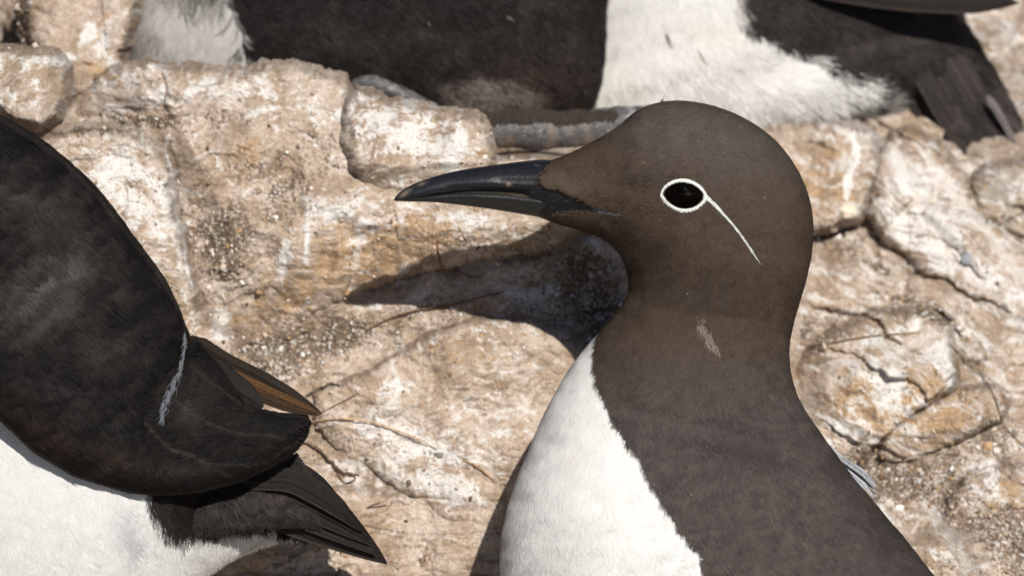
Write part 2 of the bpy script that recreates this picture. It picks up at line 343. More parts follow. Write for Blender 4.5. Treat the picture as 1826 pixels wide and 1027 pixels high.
# ------------------------------------------------------------------ ground and rocks as relief over a sloping ledge
def ground_w(x, y):
    left = -425 + 0.16 * (y - 600)
    left = np.where(y > 1000, left + (y - 1000) * .7, left)
    back = -1100 + 0.5 * y                                     # the hollow where the far birds crouch
    t = sst(292, 262, y - 6 * np.sin(x / 40.))
    left = left * (1 - t) + np.minimum(back, left) * t
    right = -430 + 0.85 * (y - 950) - 0.0 * x
    right = np.where(y > 950, -430 + .3 * (y - 950), right)
    k = sst(1250, 1480, x)
    w = left * (1 - k) + right * k
    w = w + blobs(x, y, [(1050,540,110,80,0,-45),(560,620,130,60,0,-22),(1480,430,90,50,0,-40),(1600,880,130,60,10,-30),(270,215,90,20,0,-30),(700,800,120,60,10,14),(840,900,140,50,0,10)])
    return w
ROCKS = [
 dict(label='long pale slab with a sheer white edge behind the preening guillemot', kind='slab',
      poly=[(40,262),(100,236),(150,226),(230,240),(286,268),(302,300),(308,370),(324,430),(342,490),(352,560),(400,596),(470,650),(460,740),(300,800),(120,720),(0,560),(-160,420),(-120,270)],
      planes=[(-330,.10,.22,200,400),(-318,-.35,.10,250,400),(-322,.0,.75,200,300)], depth=55, edge=16, jit=7),
 dict(label='small square-cut block with a striped brown side in the upper left corner', kind='block',
      poly=[(-200,80),(0,90),(60,96),(98,96),(120,122),(118,172),(100,206),(72,226),(30,216),(0,196),(-200,160)],
      planes=[(-350,.25,.62,20,150),(-338,-1.5,.2,80,160)], depth=58, edge=12, jit=4),
 dict(label='broad lumpy buff boulder forming the ridge below the crouching dark guillemot', kind='ridge',
      poly=[(70,250),(120,185),(180,140),(225,120),(262,116),(350,126),(435,132),(470,120),(520,116),(570,128),(612,146),(632,178),(650,240),(700,300),(820,340),(960,370),(1040,400),(1000,440),(860,462),(760,488),(640,520),(560,560),(500,610),(440,650),(390,640),(348,560),(320,430),(300,300),(200,262)],
      planes=[(-372,.02,.42,500,380),(-366,.0,-.42,600,420),(-350,.75,.05,420,560),(-372,.0,.85,480,180)], depth=52, edge=34, jit=10,
      blobs=[(455,275,34,40,0,26),(440,330,20,40,10,10),(600,375,130,26,15,26),(520,470,26,60,10,16),(640,450,45,40,0,12),(760,415,50,30,0,10),(850,470,160,30,-8,-14),(560,220,90,40,10,20),(300,165,110,20,-5,22),(330,215,60,16,-5,-16),(700,470,18,60,0,-16),(582,470,14,60,8,-14),(390,400,60,50,-20,-18),(500,340,60,34,30,-16),(800,360,60,14,0,10),(680,300,40,20,20,-10)]),
 dict(label='rounded pink-white rock with a vertical white dropping streak above the black bill', kind='knob',
      poly=[(606,250),(610,196),(640,164),(672,172),(690,186),(740,188),(790,204),(850,208),(868,232),(876,290),(868,350),(780,380),(680,350),(620,300)],
      planes=[(-352,.03,.32,740,280),(-345,.0,.95,740,220),(-346,.0,-.75,740,290),(-346,.85,.0,655,280)], depth=55, edge=30, jit=8,
      blobs=[(830,260,28,60,0,18),(700,230,50,30,10,14),(760,240,30,30,0,-8)]),
 dict(label='smooth domed buff rock directly left of the white breast', kind='dome',
      poly=[(560,705),(640,672),(700,640),(770,596),(850,570),(940,572),(1010,594),(1070,650),(1120,780),(1120,900),(1000,960),(800,930),(690,860),(600,800),(560,760)],
      planes=[(-362,.04,.10,850,720),(-346,.0,.55,850,650),(-330,.45,.25,640,720)], depth=35, edge=60, jit=8,
      blobs=[(880,640,160,70,0,10)]),
 dict(label='flat layered slab streaked with guano at the bottom between the two nearest birds', kind='slab',
      poly=[(470,905),(560,868),(640,872),(740,884),(880,890),(1000,900),(1120,1000),(1100,1250),(300,1250),(300,980)],
      planes=[(-352,.0,.16,700,950),(-345,.0,.8,700,900)], depth=23, edge=20, jit=8),
 dict(label='angular orange block with white guano splashes and a flat grey top right of the neck', kind='block',
      poly=[(1395,690),(1420,655),(1480,600),(1560,560),(1640,556),(1688,584),(1700,650),(1700,690),(1660,722),(1600,758),(1560,800),(1530,826),(1470,760)],
      planes=[(-590,-.05,1.3,1600,620),(-545,-.22,-.12,1600,690),(-560,.9,.1,1480,700)], depth=26, edge=7, jit=5, blobs=[(1520,700,30,50,0,-14)]),
 dict(label='low orange stone wedged under the angular orange block', kind='stone',
      poly=[(1560,812),(1590,770),(1650,725),(1710,694),(1776,690),(1792,722),(1782,748),(1740,766),(1700,790),(1650,812),(1600,830)],
      planes=[(-555,-.05,.9,1700,740),(-535,-.1,-.2,1700,760)], depth=24, edge=9, jit=4),
 dict(label='pale worn stone just behind the shoulder of the standing guillemot', kind='stone',
      poly=[(1380,760),(1430,724),(1480,738),(1530,770),(1546,806),(1530,830),(1500,836),(1440,860)],
      planes=[(-470,-.1,.5,1500,770),(-462,-.5,.1,1520,790)], depth=41, edge=14, jit=5),
 dict(label='rounded yellow-orange rock with a small white drip in the lower right', kind='stone',
      poly=[(1680,940),(1690,890),(1730,840),(1780,826),(1960,826),(1960,930),(1826,925),(1770,940),(1730,965),(1700,960)],
      planes=[(-470,.0,.75,1780,880),(-455,-.0,-.1,1780,900)], depth=41, edge=22, jit=7),
 dict(label='pale ribbed rock in the bottom right corner beside the folded wing', kind='stone',
      poly=[(1560,1000),(1620,960),(1680,930),(1720,950),(1745,1010),(1800,1080),(1800,1200),(1500,1200),(1500,1050)],
      planes=[(-415,-.1,.5,1660,1000),(-405,-.5,.2,1700,1000)], depth=35, edge=20, jit=7),
 dict(label='orange boulder with a long white dropping under the white-bellied guillemot', kind='boulder',
      poly=[(1250,300),(1300,240),(1400,222),(1500,226),(1552,236),(1560,290),(1550,350),(1535,390),(1480,405),(1400,420),(1300,420)],
      planes=[(-860,.05,.55,1480,300),(-840,-.35,.1,1530,320)], depth=48, edge=26, jit=8),
 dict(label='long pale ribbed rock slanting down to the right below the far tail', kind='ridge',
      poly=[(1556,300),(1570,262),(1620,230),(1680,260),(1730,340),(1790,410),(1900,490),(2000,560),(2000,640),(1826,570),(1720,520),(1640,480),(1580,430),(1550,380)],
      planes=[(-860,-.10,.85,1650,380),(-815,.45,.0,1600,380),(-820,-.45,.6,1740,400)], depth=32, edge=30, jit=12,
      blobs=[(1640,340,14,110,-45,16),(1700,420,14,110,-48,16),(1600,330,10,70,-30,12)]),
 dict(label='grey-green lichened stone at the far right edge under the tail', kind='stone',
      poly=[(1736,330),(1760,300),(1800,296),(1900,280),(2000,300),(2000,430),(1880,440),(1790,410),(1745,370)],
      planes=[(-880,.05,.5,1800,350)], depth=40, edge=26, jit=6),
 dict(label='weathered cream rock at the right edge beside the far tail', kind='rock',
      poly=[(1640,120),(1660,70),(1720,55),(1790,60),(1830,20),(2000,0),(2000,280),(1800,300),(1720,260)],
      planes=[(-1120,.05,.7,1760,150),(-1090,.3,.4,1760,150)], depth=87, edge=30, jit=10),
 dict(label='brown rock with two bright white spots in the upper left behind the fluffy flank', kind='rock',
      poly=[(50,70),(40,20),(60,-60),(200,-120),(260,-60),(240,20),(226,80),(214,130),(180,170),(130,180),(110,120)],
      planes=[(-640,.10,.6,140,80),(-620,-.5,.2,190,100),(-600,.3,-.2,120,120)], depth=81, edge=22, jit=8),
 dict(label='crusty white nodule half buried at the bottom edge right of the tail tip', kind='stone',
      poly=[(598,1040),(604,1012),(618,1004),(636,1006),(644,1020),(644,1060),(610,1070)],
      planes=[(-318,.1,.6,620,1020),(-314,-.4,.1,630,1020)], depth=23, edge=8, jit=4),
]
def rock_w(R, x, y):
    P = R['poly']
    jx = fbm(x, y, 45, 4, 40) * R['jit']
    d = sdf(x, y, P) + jx + fbm(x, y, 12, 2, 41) * R['jit'] * .18
    h = None
    for w0, gx, gy, cx, cy in R['planes']:
        p = w0 + gx * (x - cx) + gy * (y - cy) + fbm(x, y, 80, 2, int(cx + cy) % 50) * 7
        h = p if h is None else np.minimum(h, p) if h is not None else p
    e = R['edge']
    q = np.clip(1 - d / e, 0, 1)
    h = h - R['depth'] * .55 * (1 - np.sqrt(np.clip(1 - q * q, 0, 1)))
    h = h - np.where(d < 0, -d * 4 + 0, 0)
    if 'blobs' in R: h = h + blobs(x, y, R['blobs'])
    return h, d
def surface_w(x, y):
    r = rough_relief(x, y)
    w = ground_w(x, y) + r
    for R in ROCKS:
        h, d = rock_w(R, x, y)
        w = np.where(d > -14, np.maximum(w, h + r), w)
    return w
def axis_pts(lo, hi, d0, d1, step):
    a = np.arange(d0, d1 + step, step)
    l = []; q = d0; s = step
    while q > lo: s *= 1.12; q -= s; l.append(q)
    r = []; q = a[-1]; s = step
    while q < hi: s *= 1.12; q += s; r.append(q)
    return np.concatenate([l[::-1], a, r])
gx_ = axis_pts(-7000, 9000, -30, 1860, 2.2); gy_ = axis_pts(-5000, 6000, -30, 1060, 2.2)
X, Y = np.meshgrid(gx_, gy_)
GW = ground_w(X, Y) + rough_relief(X, Y) * np.where((X > -300) & (X < 2200), 1, 1)
vw = W(X, Y, GW).reshape(-1, 3)
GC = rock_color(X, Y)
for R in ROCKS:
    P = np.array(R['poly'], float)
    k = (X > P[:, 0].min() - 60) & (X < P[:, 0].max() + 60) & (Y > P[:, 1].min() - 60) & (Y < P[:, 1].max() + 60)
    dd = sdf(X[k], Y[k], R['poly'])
    GC[k] = mix(GC[k], SOIL, sst(-34, 4, dd + fbm(X[k], Y[k], 22, 3, 45) * 30 - 6) * .45)  # soil around each rock's foot, also painting in ambient shade of the joints
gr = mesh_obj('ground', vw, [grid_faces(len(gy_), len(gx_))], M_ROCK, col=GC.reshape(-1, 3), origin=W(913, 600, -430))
tag(gr, kind='structure')
for R in ROCKS:
    P = np.array(R['poly'], float)
    m_ = 16
    x0, x1, y0, y1 = max(P[:, 0].min() - m_, -400), min(P[:, 0].max() + m_, 2200), max(P[:, 1].min() - m_, -300), min(P[:, 1].max() + m_, 1400)
    def ax(lo, hi, a, b):
        st = 2.0
        q = [lo]
        while q[-1] < hi: q.append(q[-1] + (st if a - 20 < q[-1] < b + 20 else st * 4))
        return np.array(q)
    xs = ax(x0, x1, 0, 1826); ys = ax(y0, y1, 0, 1027)
    x, y = np.meshgrid(xs, ys)
    h, d = rock_w(R, x, y)
    h = h + rough_relief(x, y)
    keep = d > -14
    F = grid_faces(len(ys), len(xs))
    F = F[keep.ravel()[F].all(1)]
    used = np.unique(F); remap = np.full(x.size, -1); remap[used] = np.arange(len(used))
    V = W(x, y, h).reshape(-1, 3)[used]
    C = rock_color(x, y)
    C = mix(C, SOIL * .9, sst(8, -6, d + fbm(x, y, 14, 3, 44) * 22 - 3) * .45).reshape(-1, 3)[used]  # soil along the rock rim, doubling as painted crevice shade
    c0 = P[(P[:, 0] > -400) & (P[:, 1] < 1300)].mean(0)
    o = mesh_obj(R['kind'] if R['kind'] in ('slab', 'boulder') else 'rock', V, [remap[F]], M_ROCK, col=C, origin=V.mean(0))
    tag(o, R['label'], 'rock', None)

# ------------------------------------------------------------------ gravel
rg = np.random.RandomState(11)
ico_v = []; 
PH = (1 + 5**.5) / 2
ico_v = np.array([(-1,PH,0),(1,PH,0),(-1,-PH,0),(1,-PH,0),(0,-1,PH),(0,1,PH),(0,-1,-PH),(0,1,-PH),(PH,0,-1),(PH,0,1),(-PH,0,-1),(-PH,0,1)], float)
ico_v /= np.linalg.norm(ico_v[0])
ico_f = np.array([(0,11,5),(0,5,1),(0,1,7),(0,7,10),(0,10,11),(1,5,9),(5,11,4),(11,10,2),(10,7,6),(7,1,8),(3,9,4),(3,4,2),(3,2,6),(3,6,8),(3,8,9),(4,9,5),(2,4,11),(6,2,10),(8,6,7),(9,8,1)])
def pebbles(x, y, w, r, name, seed, colf):
    n = len(x); rr = np.random.RandomState(seed)
    v = ico_v[None] * (1 + (rr.rand(n, 12, 1) - .5) * .55)
    v = v * (r[:, None, None] * (.6 + .8 * rr.rand(n, 1, 3)))
    a = rr.rand(n) * 6.28; c, s = np.cos(a)[:, None], np.sin(a)[:, None]
    px = v[..., 0] * c - v[..., 1] * s; py = v[..., 0] * s + v[..., 1] * c; pw = v[..., 2] * .8
    V = W(x[:, None] + px, y[:, None] + py, w[:, None] + pw + r[:, None] * .15).reshape(-1, 3)
    F = (ico_f[None] + (np.arange(n) * 12)[:, None, None]).reshape(-1, 3)
    C = np.repeat(colf(rr, n), 12, axis=0)
    return V, F, C
n = 90000
x = rg.rand(n) * 1900 - 40; y = rg.rand(n) * 1100 - 40
_, wm, sm, om, km, gm = masks(x, y)
keepp = rg.rand(n) < np.clip(.03 + sst(.2, .9, sm) * .8, 0, .85)
x, y = x[keepp], y[keepp]
r = .8 + rg.rand(len(x))**5 * 4.6
def gcol(rr, n):
    k = rr.rand(n)
    c = np.where((k < .18)[:, None], WHT, np.where((k < .55)[:, None], PINK, np.where((k < .75)[:, None], BUFF, np.where((k < .85)[:, None], OCH, SOIL))))
    return c * (.65 + .45 * rr.rand(n, 1))
V, F, C = pebbles(x, y, surface_w(x, y), r, 'gravel', 5, gcol)
g = mesh_obj('gravel', V, [F], M_GRAVEL, col=C, smooth=False, origin=V.mean(0))
tag(g, 'fine grit and stone chips scattered in the hollows of the rock', 'gravel', kind='stuff')

# ------------------------------------------------------------------ single loose stones and stems that can be told apart
def tube(name, pts, rad, col, label, cat, lift=2.0, mat=None, group=None, jitter=0.0, flat=1.0, seed=0):
    p = spline(pts, 60)
    rr = np.random.RandomState(seed)
    x, y = p[:, 0].copy(), p[:, 1].copy()
    if jitter:
        x += fbm(x, y, 12, 2, seed) * jitter; y += fbm(x, y, 12, 2, seed + 3) * jitter
    base = surface_w(x, y)
    k = np.ones(7) / 7
    base = np.maximum(np.convolve(np.pad(base, 3, 'edge'), k, 'valid'), base)
    w = base + (p[:, 2] if p.shape[1] > 2 else 0) + lift
    t = np.linspace(0, 1, len(x))
    R_ = rad * (.35 + .65 * np.sin(np.pi * np.clip(t * .9 + .08, 0, 1))**.5)
    cx = W(x, y, w)
    tan = np.gradient(cx, axis=0); tan /= np.linalg.norm(tan, axis=1)[:, None]
    s1 = np.cross(tan, -FWD); s1 /= np.linalg.norm(s1, axis=1)[:, None]; s2 = np.cross(tan, s1)
    th = np.linspace(0, 2 * np.pi, 9)[:-1]
    V = cx[:, None] + (R_ * S)[:, None, None] * (np.cos(th)[None, :, None] * s1[:, None] + flat * np.sin(th)[None, :, None] * s2[:, None])
    C = np.tile(np.array(col), (len(x) * 8, 1)) * (.75 + .5 * rr.rand(len(x), 1, 1).repeat(8, 1).reshape(-1, 1))
    o = mesh_obj(name, V.reshape(-1, 3), [grid_faces(len(x), 8, True)], mat or M_TWIG, col=C, origin=cx[0])
    return tag(o, label, cat, group)
tube('straw', [(556,752,2),(600,746,5),(660,752,7),(720,772,6),(780,800,3)], 1.8, (.48,.34,.21), 'orange straw arching over the guano by the wing tip', 'straw', flat=.35)
tube('straw', [(826,820,2),(850,830,4),(868,845,3),(882,858,1)], 1.7, (.38,.24,.13), 'short curled orange straw near the foot of the white breast', 'straw', flat=.4)
tube('twig', [(540,790,4),(565,798,6),(590,822,6),(612,842,4),(640,846,2)], 2.2, (.15,.10,.07), 'forked brown twig right of the folded wing tip', 'twig', jitter=3, seed=2)
tube('twig', [(600,838,2),(616,860,4),(634,852,5),(624,842,3),(612,848,3)], 1.2, (.16,.10,.07), 'thin curled rootlet looped under the forked twig', 'twig', seed=3)
tube('twig', [(548,706,4),(572,692,6),(590,684,7),(606,688,2)], 2.6, (.11,.08,.06), 'short dark twig above the brown flight feathers', 'twig', jitter=3, seed=4)
tube('dry_grass_stalk', [(780,432,2),(783,458,4),(787,478,3),(792,486,2)], 1.6, (.26,.12,.06), 'upright reddish stem on the rock face below the bill', 'stem', seed=5)
tube('dry_grass_stalk', [(776,482,2),(806,484,4),(834,490,3),(846,494,1)], 1.4, (.30,.14,.07), 'short reddish stem lying at the foot of the upright one', 'stem', seed=6)
tube('dry_grass_stalk', [(652,590,2),(690,570,4),(740,554,4),(800,545,4),(850,532,4),(900,520,2)], 1.8, (.15,.09,.06), 'long bent brown stem lying through the shadow of the bill', 'stem', seed=7)
tube('dry_grass_stalk', [(1440,618,3),(1500,607,6),(1560,598,6),(1640,592,3)], 1.6, (.26,.18,.11), 'pale straight stem across the grey top of the angular block', 'stem', seed=8)
tube('dry_grass_stalk', [(1692,612,3),(1720,640,6),(1752,670,6),(1775,710,5),(1790,755,4),(1830,800,2)], 1.3, (.20,.15,.10), 'long dark stem running down beside the wedged orange stone', 'stem', seed=9)
tube('dry_grass_stalk', [(560,742,1),(640,700,4),(700,760,0)][:2] , 1.0, (.2,.14,.09), 'faint thin stem beside the brown flight feathers', 'stem', seed=10)
tube('twig', [(690,900,2),(655,904,3),(680,894,3)], 1.2, (.16,.10,.08), 'small folded reddish twig on the flat guano slab', 'twig', seed=12)
for i, (px, py, r_, lab, c) in enumerate([
        (783, 812, 8, 'small grey-green pebble on the white guano by the long straw', (.20,.20,.16)),
        (1512, 378, 17, 'cream pebble at the foot of the long white dropping', (.70,.62,.48)),
        (1570, 272, 15, 'round dark grey pebble between orange boulder and pale ribbed rock', (.12,.11,.10)),
        (1604, 905, 8, 'bright white chip in the grit behind the wing', (.75,.74,.72)),
        (1585, 898, 9, 'larger cream chip beside the bright white chip', (.62,.56,.48)),
        (1762, 795, 10, 'orange pebble of the pair right of the wedged stone', (.5,.32,.18)),
        (1777, 803, 7, 'white pebble of the pair right of the wedged stone', (.68,.62,.55)),
        (1724, 462, 12, 'blue-grey pebble on the slanting pale rock', (.30,.31,.33)),
        (512, 272, 4, 'tiny white chip on the ridge boulder', (.7,.68,.6))]):
    rr = np.random.RandomState(100 + i)
    th, ph = np.meshgrid(np.linspace(0, 2 * np.pi, 33)[:-1], np.linspace(0, np.pi, 17))
    dx, dy, dz = np.sin(ph) * np.cos(th), np.sin(ph) * np.sin(th), np.cos(ph)
    k = 1 + .28 * fbm(dx * 10 + dz * 7, dy * 10 + dz * 5, 9, 3, i) + .1 * fbm(dx * 10 - dz * 7, dy * 10, 3, 2, i)
    a = rr.rand() * 3
    k = np.minimum(k, .8 / np.maximum(np.abs(dx * math.cos(a) + dy * math.sin(a)), .5))
    sw = float(surface_w(np.array([px * 1.]), np.array([py * 1.]))[0])
    V = W(px + dx * k * r_, py + dy * k * r_ * .85, sw + r_ * .15 + dz * k * r_ * .6).reshape(-1, 3)
    C = np.array(c)[None] * (1 + .3 * fbm(dx * 20, dy * 20 + dz * 9, 12, 3, i)).reshape(-1, 1)
    o = mesh_obj('pebble', V, [grid_faces(17, 32, True)], M_GRAVEL, col=C)
    tag(o, lab, 'pebble')

# ------------------------------------------------------------------ birds: lofted bodies
class Loft:
    def __init__(self, secs, w0, ns, nt, k=(1.0, 1.0)):
        """secs rows: Ax, Ay, Bx, By, half depth, depth shift"""
        p = spline(secs, ns)
        th = np.linspace(0, 2 * np.pi, nt, endpoint=False)
        cx, cy = (p[:, 0] + p[:, 2]) / 2, (p[:, 1] + p[:, 3]) / 2
        ex, ey = (p[:, 0] - p[:, 2]) / 2, (p[:, 1] - p[:, 3]) / 2
        ct, st = np.cos(th), np.sin(th)
        hd = np.maximum(p[:, 4], 0)
        st2 = np.sign(st) * np.abs(st)**k[1]
        ct2 = np.sign(ct) * np.abs(ct)**k[0]
        self.x = cx[:, None] + ex[:, None] * ct2; self.y = cy[:, None] + ey[:, None] * ct2
        self.w = w0 + p[:, 5][:, None] + hd[:, None] * st2
        self.ns, self.nt = ns, nt
        self.finish()
    def finish(self):
        self.P = W(self.x, self.y, self.w)
        P = self.P
        ds = np.gradient(P, axis=0)
        dt = np.roll(P, -1, 1) - np.roll(P, 1, 1)
        n = np.cross(ds, dt)
        c = P.mean(1, keepdims=True)
        n = n * np.sign(((P - c) * n).sum((-1, -2)))[:, None, None] if False else n
        sg = np.sign(((P - c) * n).sum())
        n = n * sg
        self.n = n / (np.linalg.norm(n, axis=-1, keepdims=True) + 1e-12)
        self.d = ds / (np.linalg.norm(ds, axis=-1, keepdims=True) + 1e-12)
        self.flip = sg
    def faces(self):
        F = grid_faces(self.ns, self.nt, True)
        # caps
        n = np.arange(self.nt)
        return F
    def build(self, name, mat, parent, colf, rough=None):
        c = colf(self.x, self.y, self.w).reshape(-1, 3)
        rv = np.full(len(c), .85) if rough is None else rough(self.x, self.y).ravel()
        V = self.P.reshape(-1, 3)
        e0 = self.P[0].mean(0); e1 = self.P[-1].mean(0)
        V = np.vstack([V, e0, e1]); c = np.vstack([c, c[0], c[-1]]); rv = np.concatenate([rv, [rv[0], rv[-1]]])
        n = np.arange(self.nt); m2 = (n + 1) % self.nt; b = len(V) - 2; o2 = (self.ns - 1) * self.nt
        F = self.faces()
        T = np.vstack([np.stack([np.full(self.nt, b), m2, n], 1), np.stack([np.full(self.nt, b + 1), o2 + n, o2 + m2], 1)])
        if self.flip < 0: F = F[:, ::-1]; T = T[:, ::-1]
        self.obj = mesh_obj(name, V, [F, T], mat, parent, col=c, attrs={'rough': rv})
        return self.obj
    def bvh(self):
        P = np.stack([self.x, self.y, self.w], -1).reshape(-1, 3)
        return BVHTree.FromPolygons(P.tolist(), self.faces().tolist())
    def plumage(self, parent, N, colf, lenf, widf, dirf=None, mask=None, seed=0, lift=.10, name='plumage', var=.12, back=.12, nrand=.22, hue=None, region=(-60, 1890, -60, 1090), speck=0):
        r = np.random.RandomState(seed)
        P = self.P; a = P[:-1]; b = np.roll(P, -1, 1)[:-1]; c = P[1:]
        ar = np.linalg.norm(np.cross(b - a, c - a), axis=-1)
        nv = self.n[:-1]
        facing = -(nv @ FWD)
        ar = ar * np.where(facing > -.25, 1, back)
        xx, yy = self.x[:-1], self.y[:-1]
        ar = ar * np.where((xx > region[0]) & (xx < region[1]) & (yy > region[2]) & (yy < region[3]), 1, .08)
        p = (ar / ar.sum()).ravel()
        idx = np.searchsorted(np.cumsum(p), r.rand(N)); idx = np.clip(idx, 0, p.size - 1)
        i, j = idx // self.nt, idx % self.nt; j2 = (j + 1) % self.nt
        u, v = r.rand(N), r.rand(N)
        def bl(Q):
            U, V_ = (u[:, None], v[:, None]) if Q.ndim == 3 else (u, v)
            return (Q[i, j] * (1 - U) + Q[i + 1, j] * U) * (1 - V_) + (Q[i, j2] * (1 - U) + Q[i + 1, j2] * U) * V_
        p0, n0, d0 = bl(P), bl(self.n), bl(self.d)
        x, y, w = bl(self.x), bl(self.y), bl(self.w)
        if mask is not None:
            k = mask(x, y) > r.rand(N)
            p0, n0, d0, x, y, w = p0[k], n0[k], d0[k], x[k], y[k], w[k]; N = len(x)
        n0 /= np.linalg.norm(n0, axis=1)[:, None]
        if dirf is not None:
            dx, dy = dirf(x, y)
            dd = dx[:, None] * RIGHT - dy[:, None] * UP
            d0 = np.where((np.abs(dx) + np.abs(dy) > 0)[:, None], dd, d0)
        # gentle waviness so that the lie of the feathers is not combed straight
        side = np.cross(n0, d0); side /= np.linalg.norm(side, axis=1)[:, None] + 1e-9
        wv = fbm(x, y, 45, 3, 70 + seed) * .55 + r.randn(N) * .16
        d0 = d0 + side * wv[:, None]
        d0 = d0 - n0 * (d0 * n0).sum(1)[:, None]; d0 /= np.linalg.norm(d0, axis=1)[:, None] + 1e-9
        side = np.cross(n0, d0)
        cw = colf(x, y, w); wh = sst(.25, .55, cw.mean(-1))
        Ln = lenf(x, y) * (.6 + .8 * r.rand(N)) * S; wd = widf(x, y) * (.7 + .6 * r.rand(N)) * S
        lf = (lift * (1 - .75 * wh) * (.3 + 1.4 * r.rand(N)) * (1 + .8 * fbm(x, y, 30, 3, 90 + seed)))[:, None]
        Ln_, wd_ = Ln[:, None], wd[:, None]
        base = p0 - n0 * .4 * S
        mid = p0 + d0 * Ln_ * .55 + n0 * Ln_ * lf * .75
        tip = p0 + d0 * Ln_ + n0 * Ln_ * lf * .8 + side * (r.randn(N)[:, None] * .08) * Ln_
        V = np.stack([base - side * wd_ * .35, base + side * wd_ * .35, mid - side * wd_ * .5, mid + side * wd_ * .5, tip], 1)
        nr_ = (nrand * (1 - .62 * wh))[:, None]
        rf = (1 - .45 * wh)
        nn = n0 + side * ((r.randn(N)) [:, None] * nr_ + (rf * .22 * fbm(x, y, 26, 3, 95 + seed))[:, None]) + d0 * (r.randn(N)[:, None] * nr_ * .8 + (rf * .30 * fbm(x * .7, y, 20, 4, 97 + seed))[:, None])
        nn /= np.linalg.norm(nn, axis=1)[:, None]
        col = cw * (1 + var * (1 - .8 * wh) * r.randn(N))[:, None]
        if speck: col = np.where((r.rand(N) < speck)[:, None] & (wh < .5)[:, None], np.array([[.22, .21, .20]]), col)
        col = np.repeat(np.clip(col, .004, .9), 5, axis=0).reshape(N, 5, 3)
        col[:, :2] *= .92
        o5 = (np.arange(N) * 5)[:, None]
        Q = o5 + np.array([[1, 0, 2, 3]]); T = o5 + np.array([[3, 2, 4]])
        o = mesh_obj(name, V.reshape(-1, 3), [Q, T], M_HAIR, parent, col=col.reshape(-1, 3), normals=np.repeat(nn, 5, axis=0))
        return o
def feather(name, parent, pts, wid, w, col, edge=None, tipcol=None, curve=6, nu=90, nv=17, sharp=.8, seed=0, mat=None, barbs=True, cup=0.12):
    """one flight feather: a cambered vane with shaft, along pts (x, y, dw)"""
    p = spline(pts, nu)
    t = np.linspace(0, 1, nu)
    tx = np.gradient(p[:, 0]); ty = np.gradient(p[:, 1]); l = np.hypot(tx, ty); nx, ny = -ty / l, tx / l
    prof = np.minimum(1, (t / .12 + .25)) * np.clip((1 - t) / (1 - sharp), 0, 1)**.6
    v = np.linspace(-1, 1, nv)
    hw = wid * prof
    x = p[:, 0][:, None] + nx[:, None] * hw[:, None] * v; y = p[:, 1][:, None] + ny[:, None] * hw[:, None] * v
    dw = (p[:, 2] if p.shape[1] > 2 else np.zeros(nu))[:, None]
    cam_ = -np.abs(v)[None]**1.6 * hw[:, None] * cup + 1.2 * np.exp(-(v / .1)**2)[None]
    z = w + dw + cam_ + .5 * fbm(t[:, None] * 300 - np.abs(v) * 60 + 0 * t[:, None], v * 20 + 0 * t[:, None], 9, 2, seed)
    top = W(x, y, z); bot = W(x, y, z - 1.5)
    V = np.vstack([top.reshape(-1, 3), bot.reshape(-1, 3)])
    F = grid_faces(nu, nv); k = nu * nv
    ring = np.concatenate([np.arange(nv), np.arange(1, nu) * nv + nv - 1, (nu - 1) * nv + np.arange(nv - 2, -1, -1), np.arange(nu - 2, 0, -1) * nv])
    r2 = np.roll(ring, -1)
    side = np.stack([ring, r2, r2 + k, ring + k], 1)
    c = np.array(col)[None, None] * (1 + .16 * fbm(t[:, None] * 300 - np.abs(v) * 60 + 0 * t[:, None], v * 20 + 0 * t[:, None], 7, 3, 60 + seed))[..., None]
    if edge is not None: c = mix(c, np.array(edge), (sst(.75, 1, v)[None] * np.ones((nu, 1))) * .8)
    if tipcol is not None: c = mix(c, np.array(tipcol), (sst(.8, .95, t)[:, None] * np.ones((1, nv))))
    c = c * (1 + .45 * fbm(v[None] * 30 + 0 * t[:, None], t[:, None] * 12 + v[None] * 4, 8, 3, seed + 5))[..., None]
    c = c * (1 - .35 * np.exp(-(v / .07)**2))[None, :, None]
    c = np.clip(c.reshape(-1, 3), .004, .9)
    return mesh_obj(name, V, [F, F[:, ::-1] + k, side], mat or M_FEATHER, parent, col=np.vstack([c, c * .8]))

# ================================================================== the standing guillemot in profile
BIRD = thing('guillemot', W(1250, 1430, -20), 'brown guillemot in profile facing left with white eye ring and bridle line, nearest the camera', 'bird', 'guillemots on the ledge')
secs = [
 (922,338,922,330,2,0),(928,360,932,312,14,0),(942,376,946,296,26,0),(958,386,962,290,32,0),(976,393,980,286.5,37,0),(1000,401,1010,276,42,0),(1044,413,1052,256,56,0),(1076,428,1098,229,74,0),(1098,446,1142,195,92,0),(1109,462,1196,181,106,0),
 (1115,476,1262,187,115,0),(1118,487,1328,212,120,0),(1120,496,1382,251,122,0),(1121,504,1420,300,122,0),(1121,512,1442,352,120,0),(1120,521,1450,405,118,0),
 (1116,532,1446,460,116,0),(1109,545,1434,512,115,0),(1096,562,1419,562,117,0),(1078,582,1409,606,122,0),(1055,607,1408,648,130,0),(1030,638,1418,696,143,0),
 (1002,680,1442,742,160,0),(972,736,1478,794,182,0),(944,800,1518,848,205,0),(918,866,1560,901,226,0),(900,930,1606,952,245,0),(893,1000,1660,1022,262,0),
 (900,1090,1724,1105,275,0),(930,1190,1790,1200,275,0),(1000,1290,1860,1310,250,0),(1120,1370,1920,1420,200,0),(1350,1440,1960,1500,130,0),(1600,1490,1980,1540,60,0),(1800,1520,1990,1560,15,0)]
body = Loft(secs, 0, 760, 400, k=(1.0, .95))
EDGE = [(1068,585),(1061,612),(1058,650),(1066,690),(1086,735),(1112,778),(1142,822),(1166,868),(1188,908),(1216,948),(1244,985),(1252,1030),(1270,1100),(1300,1400)]
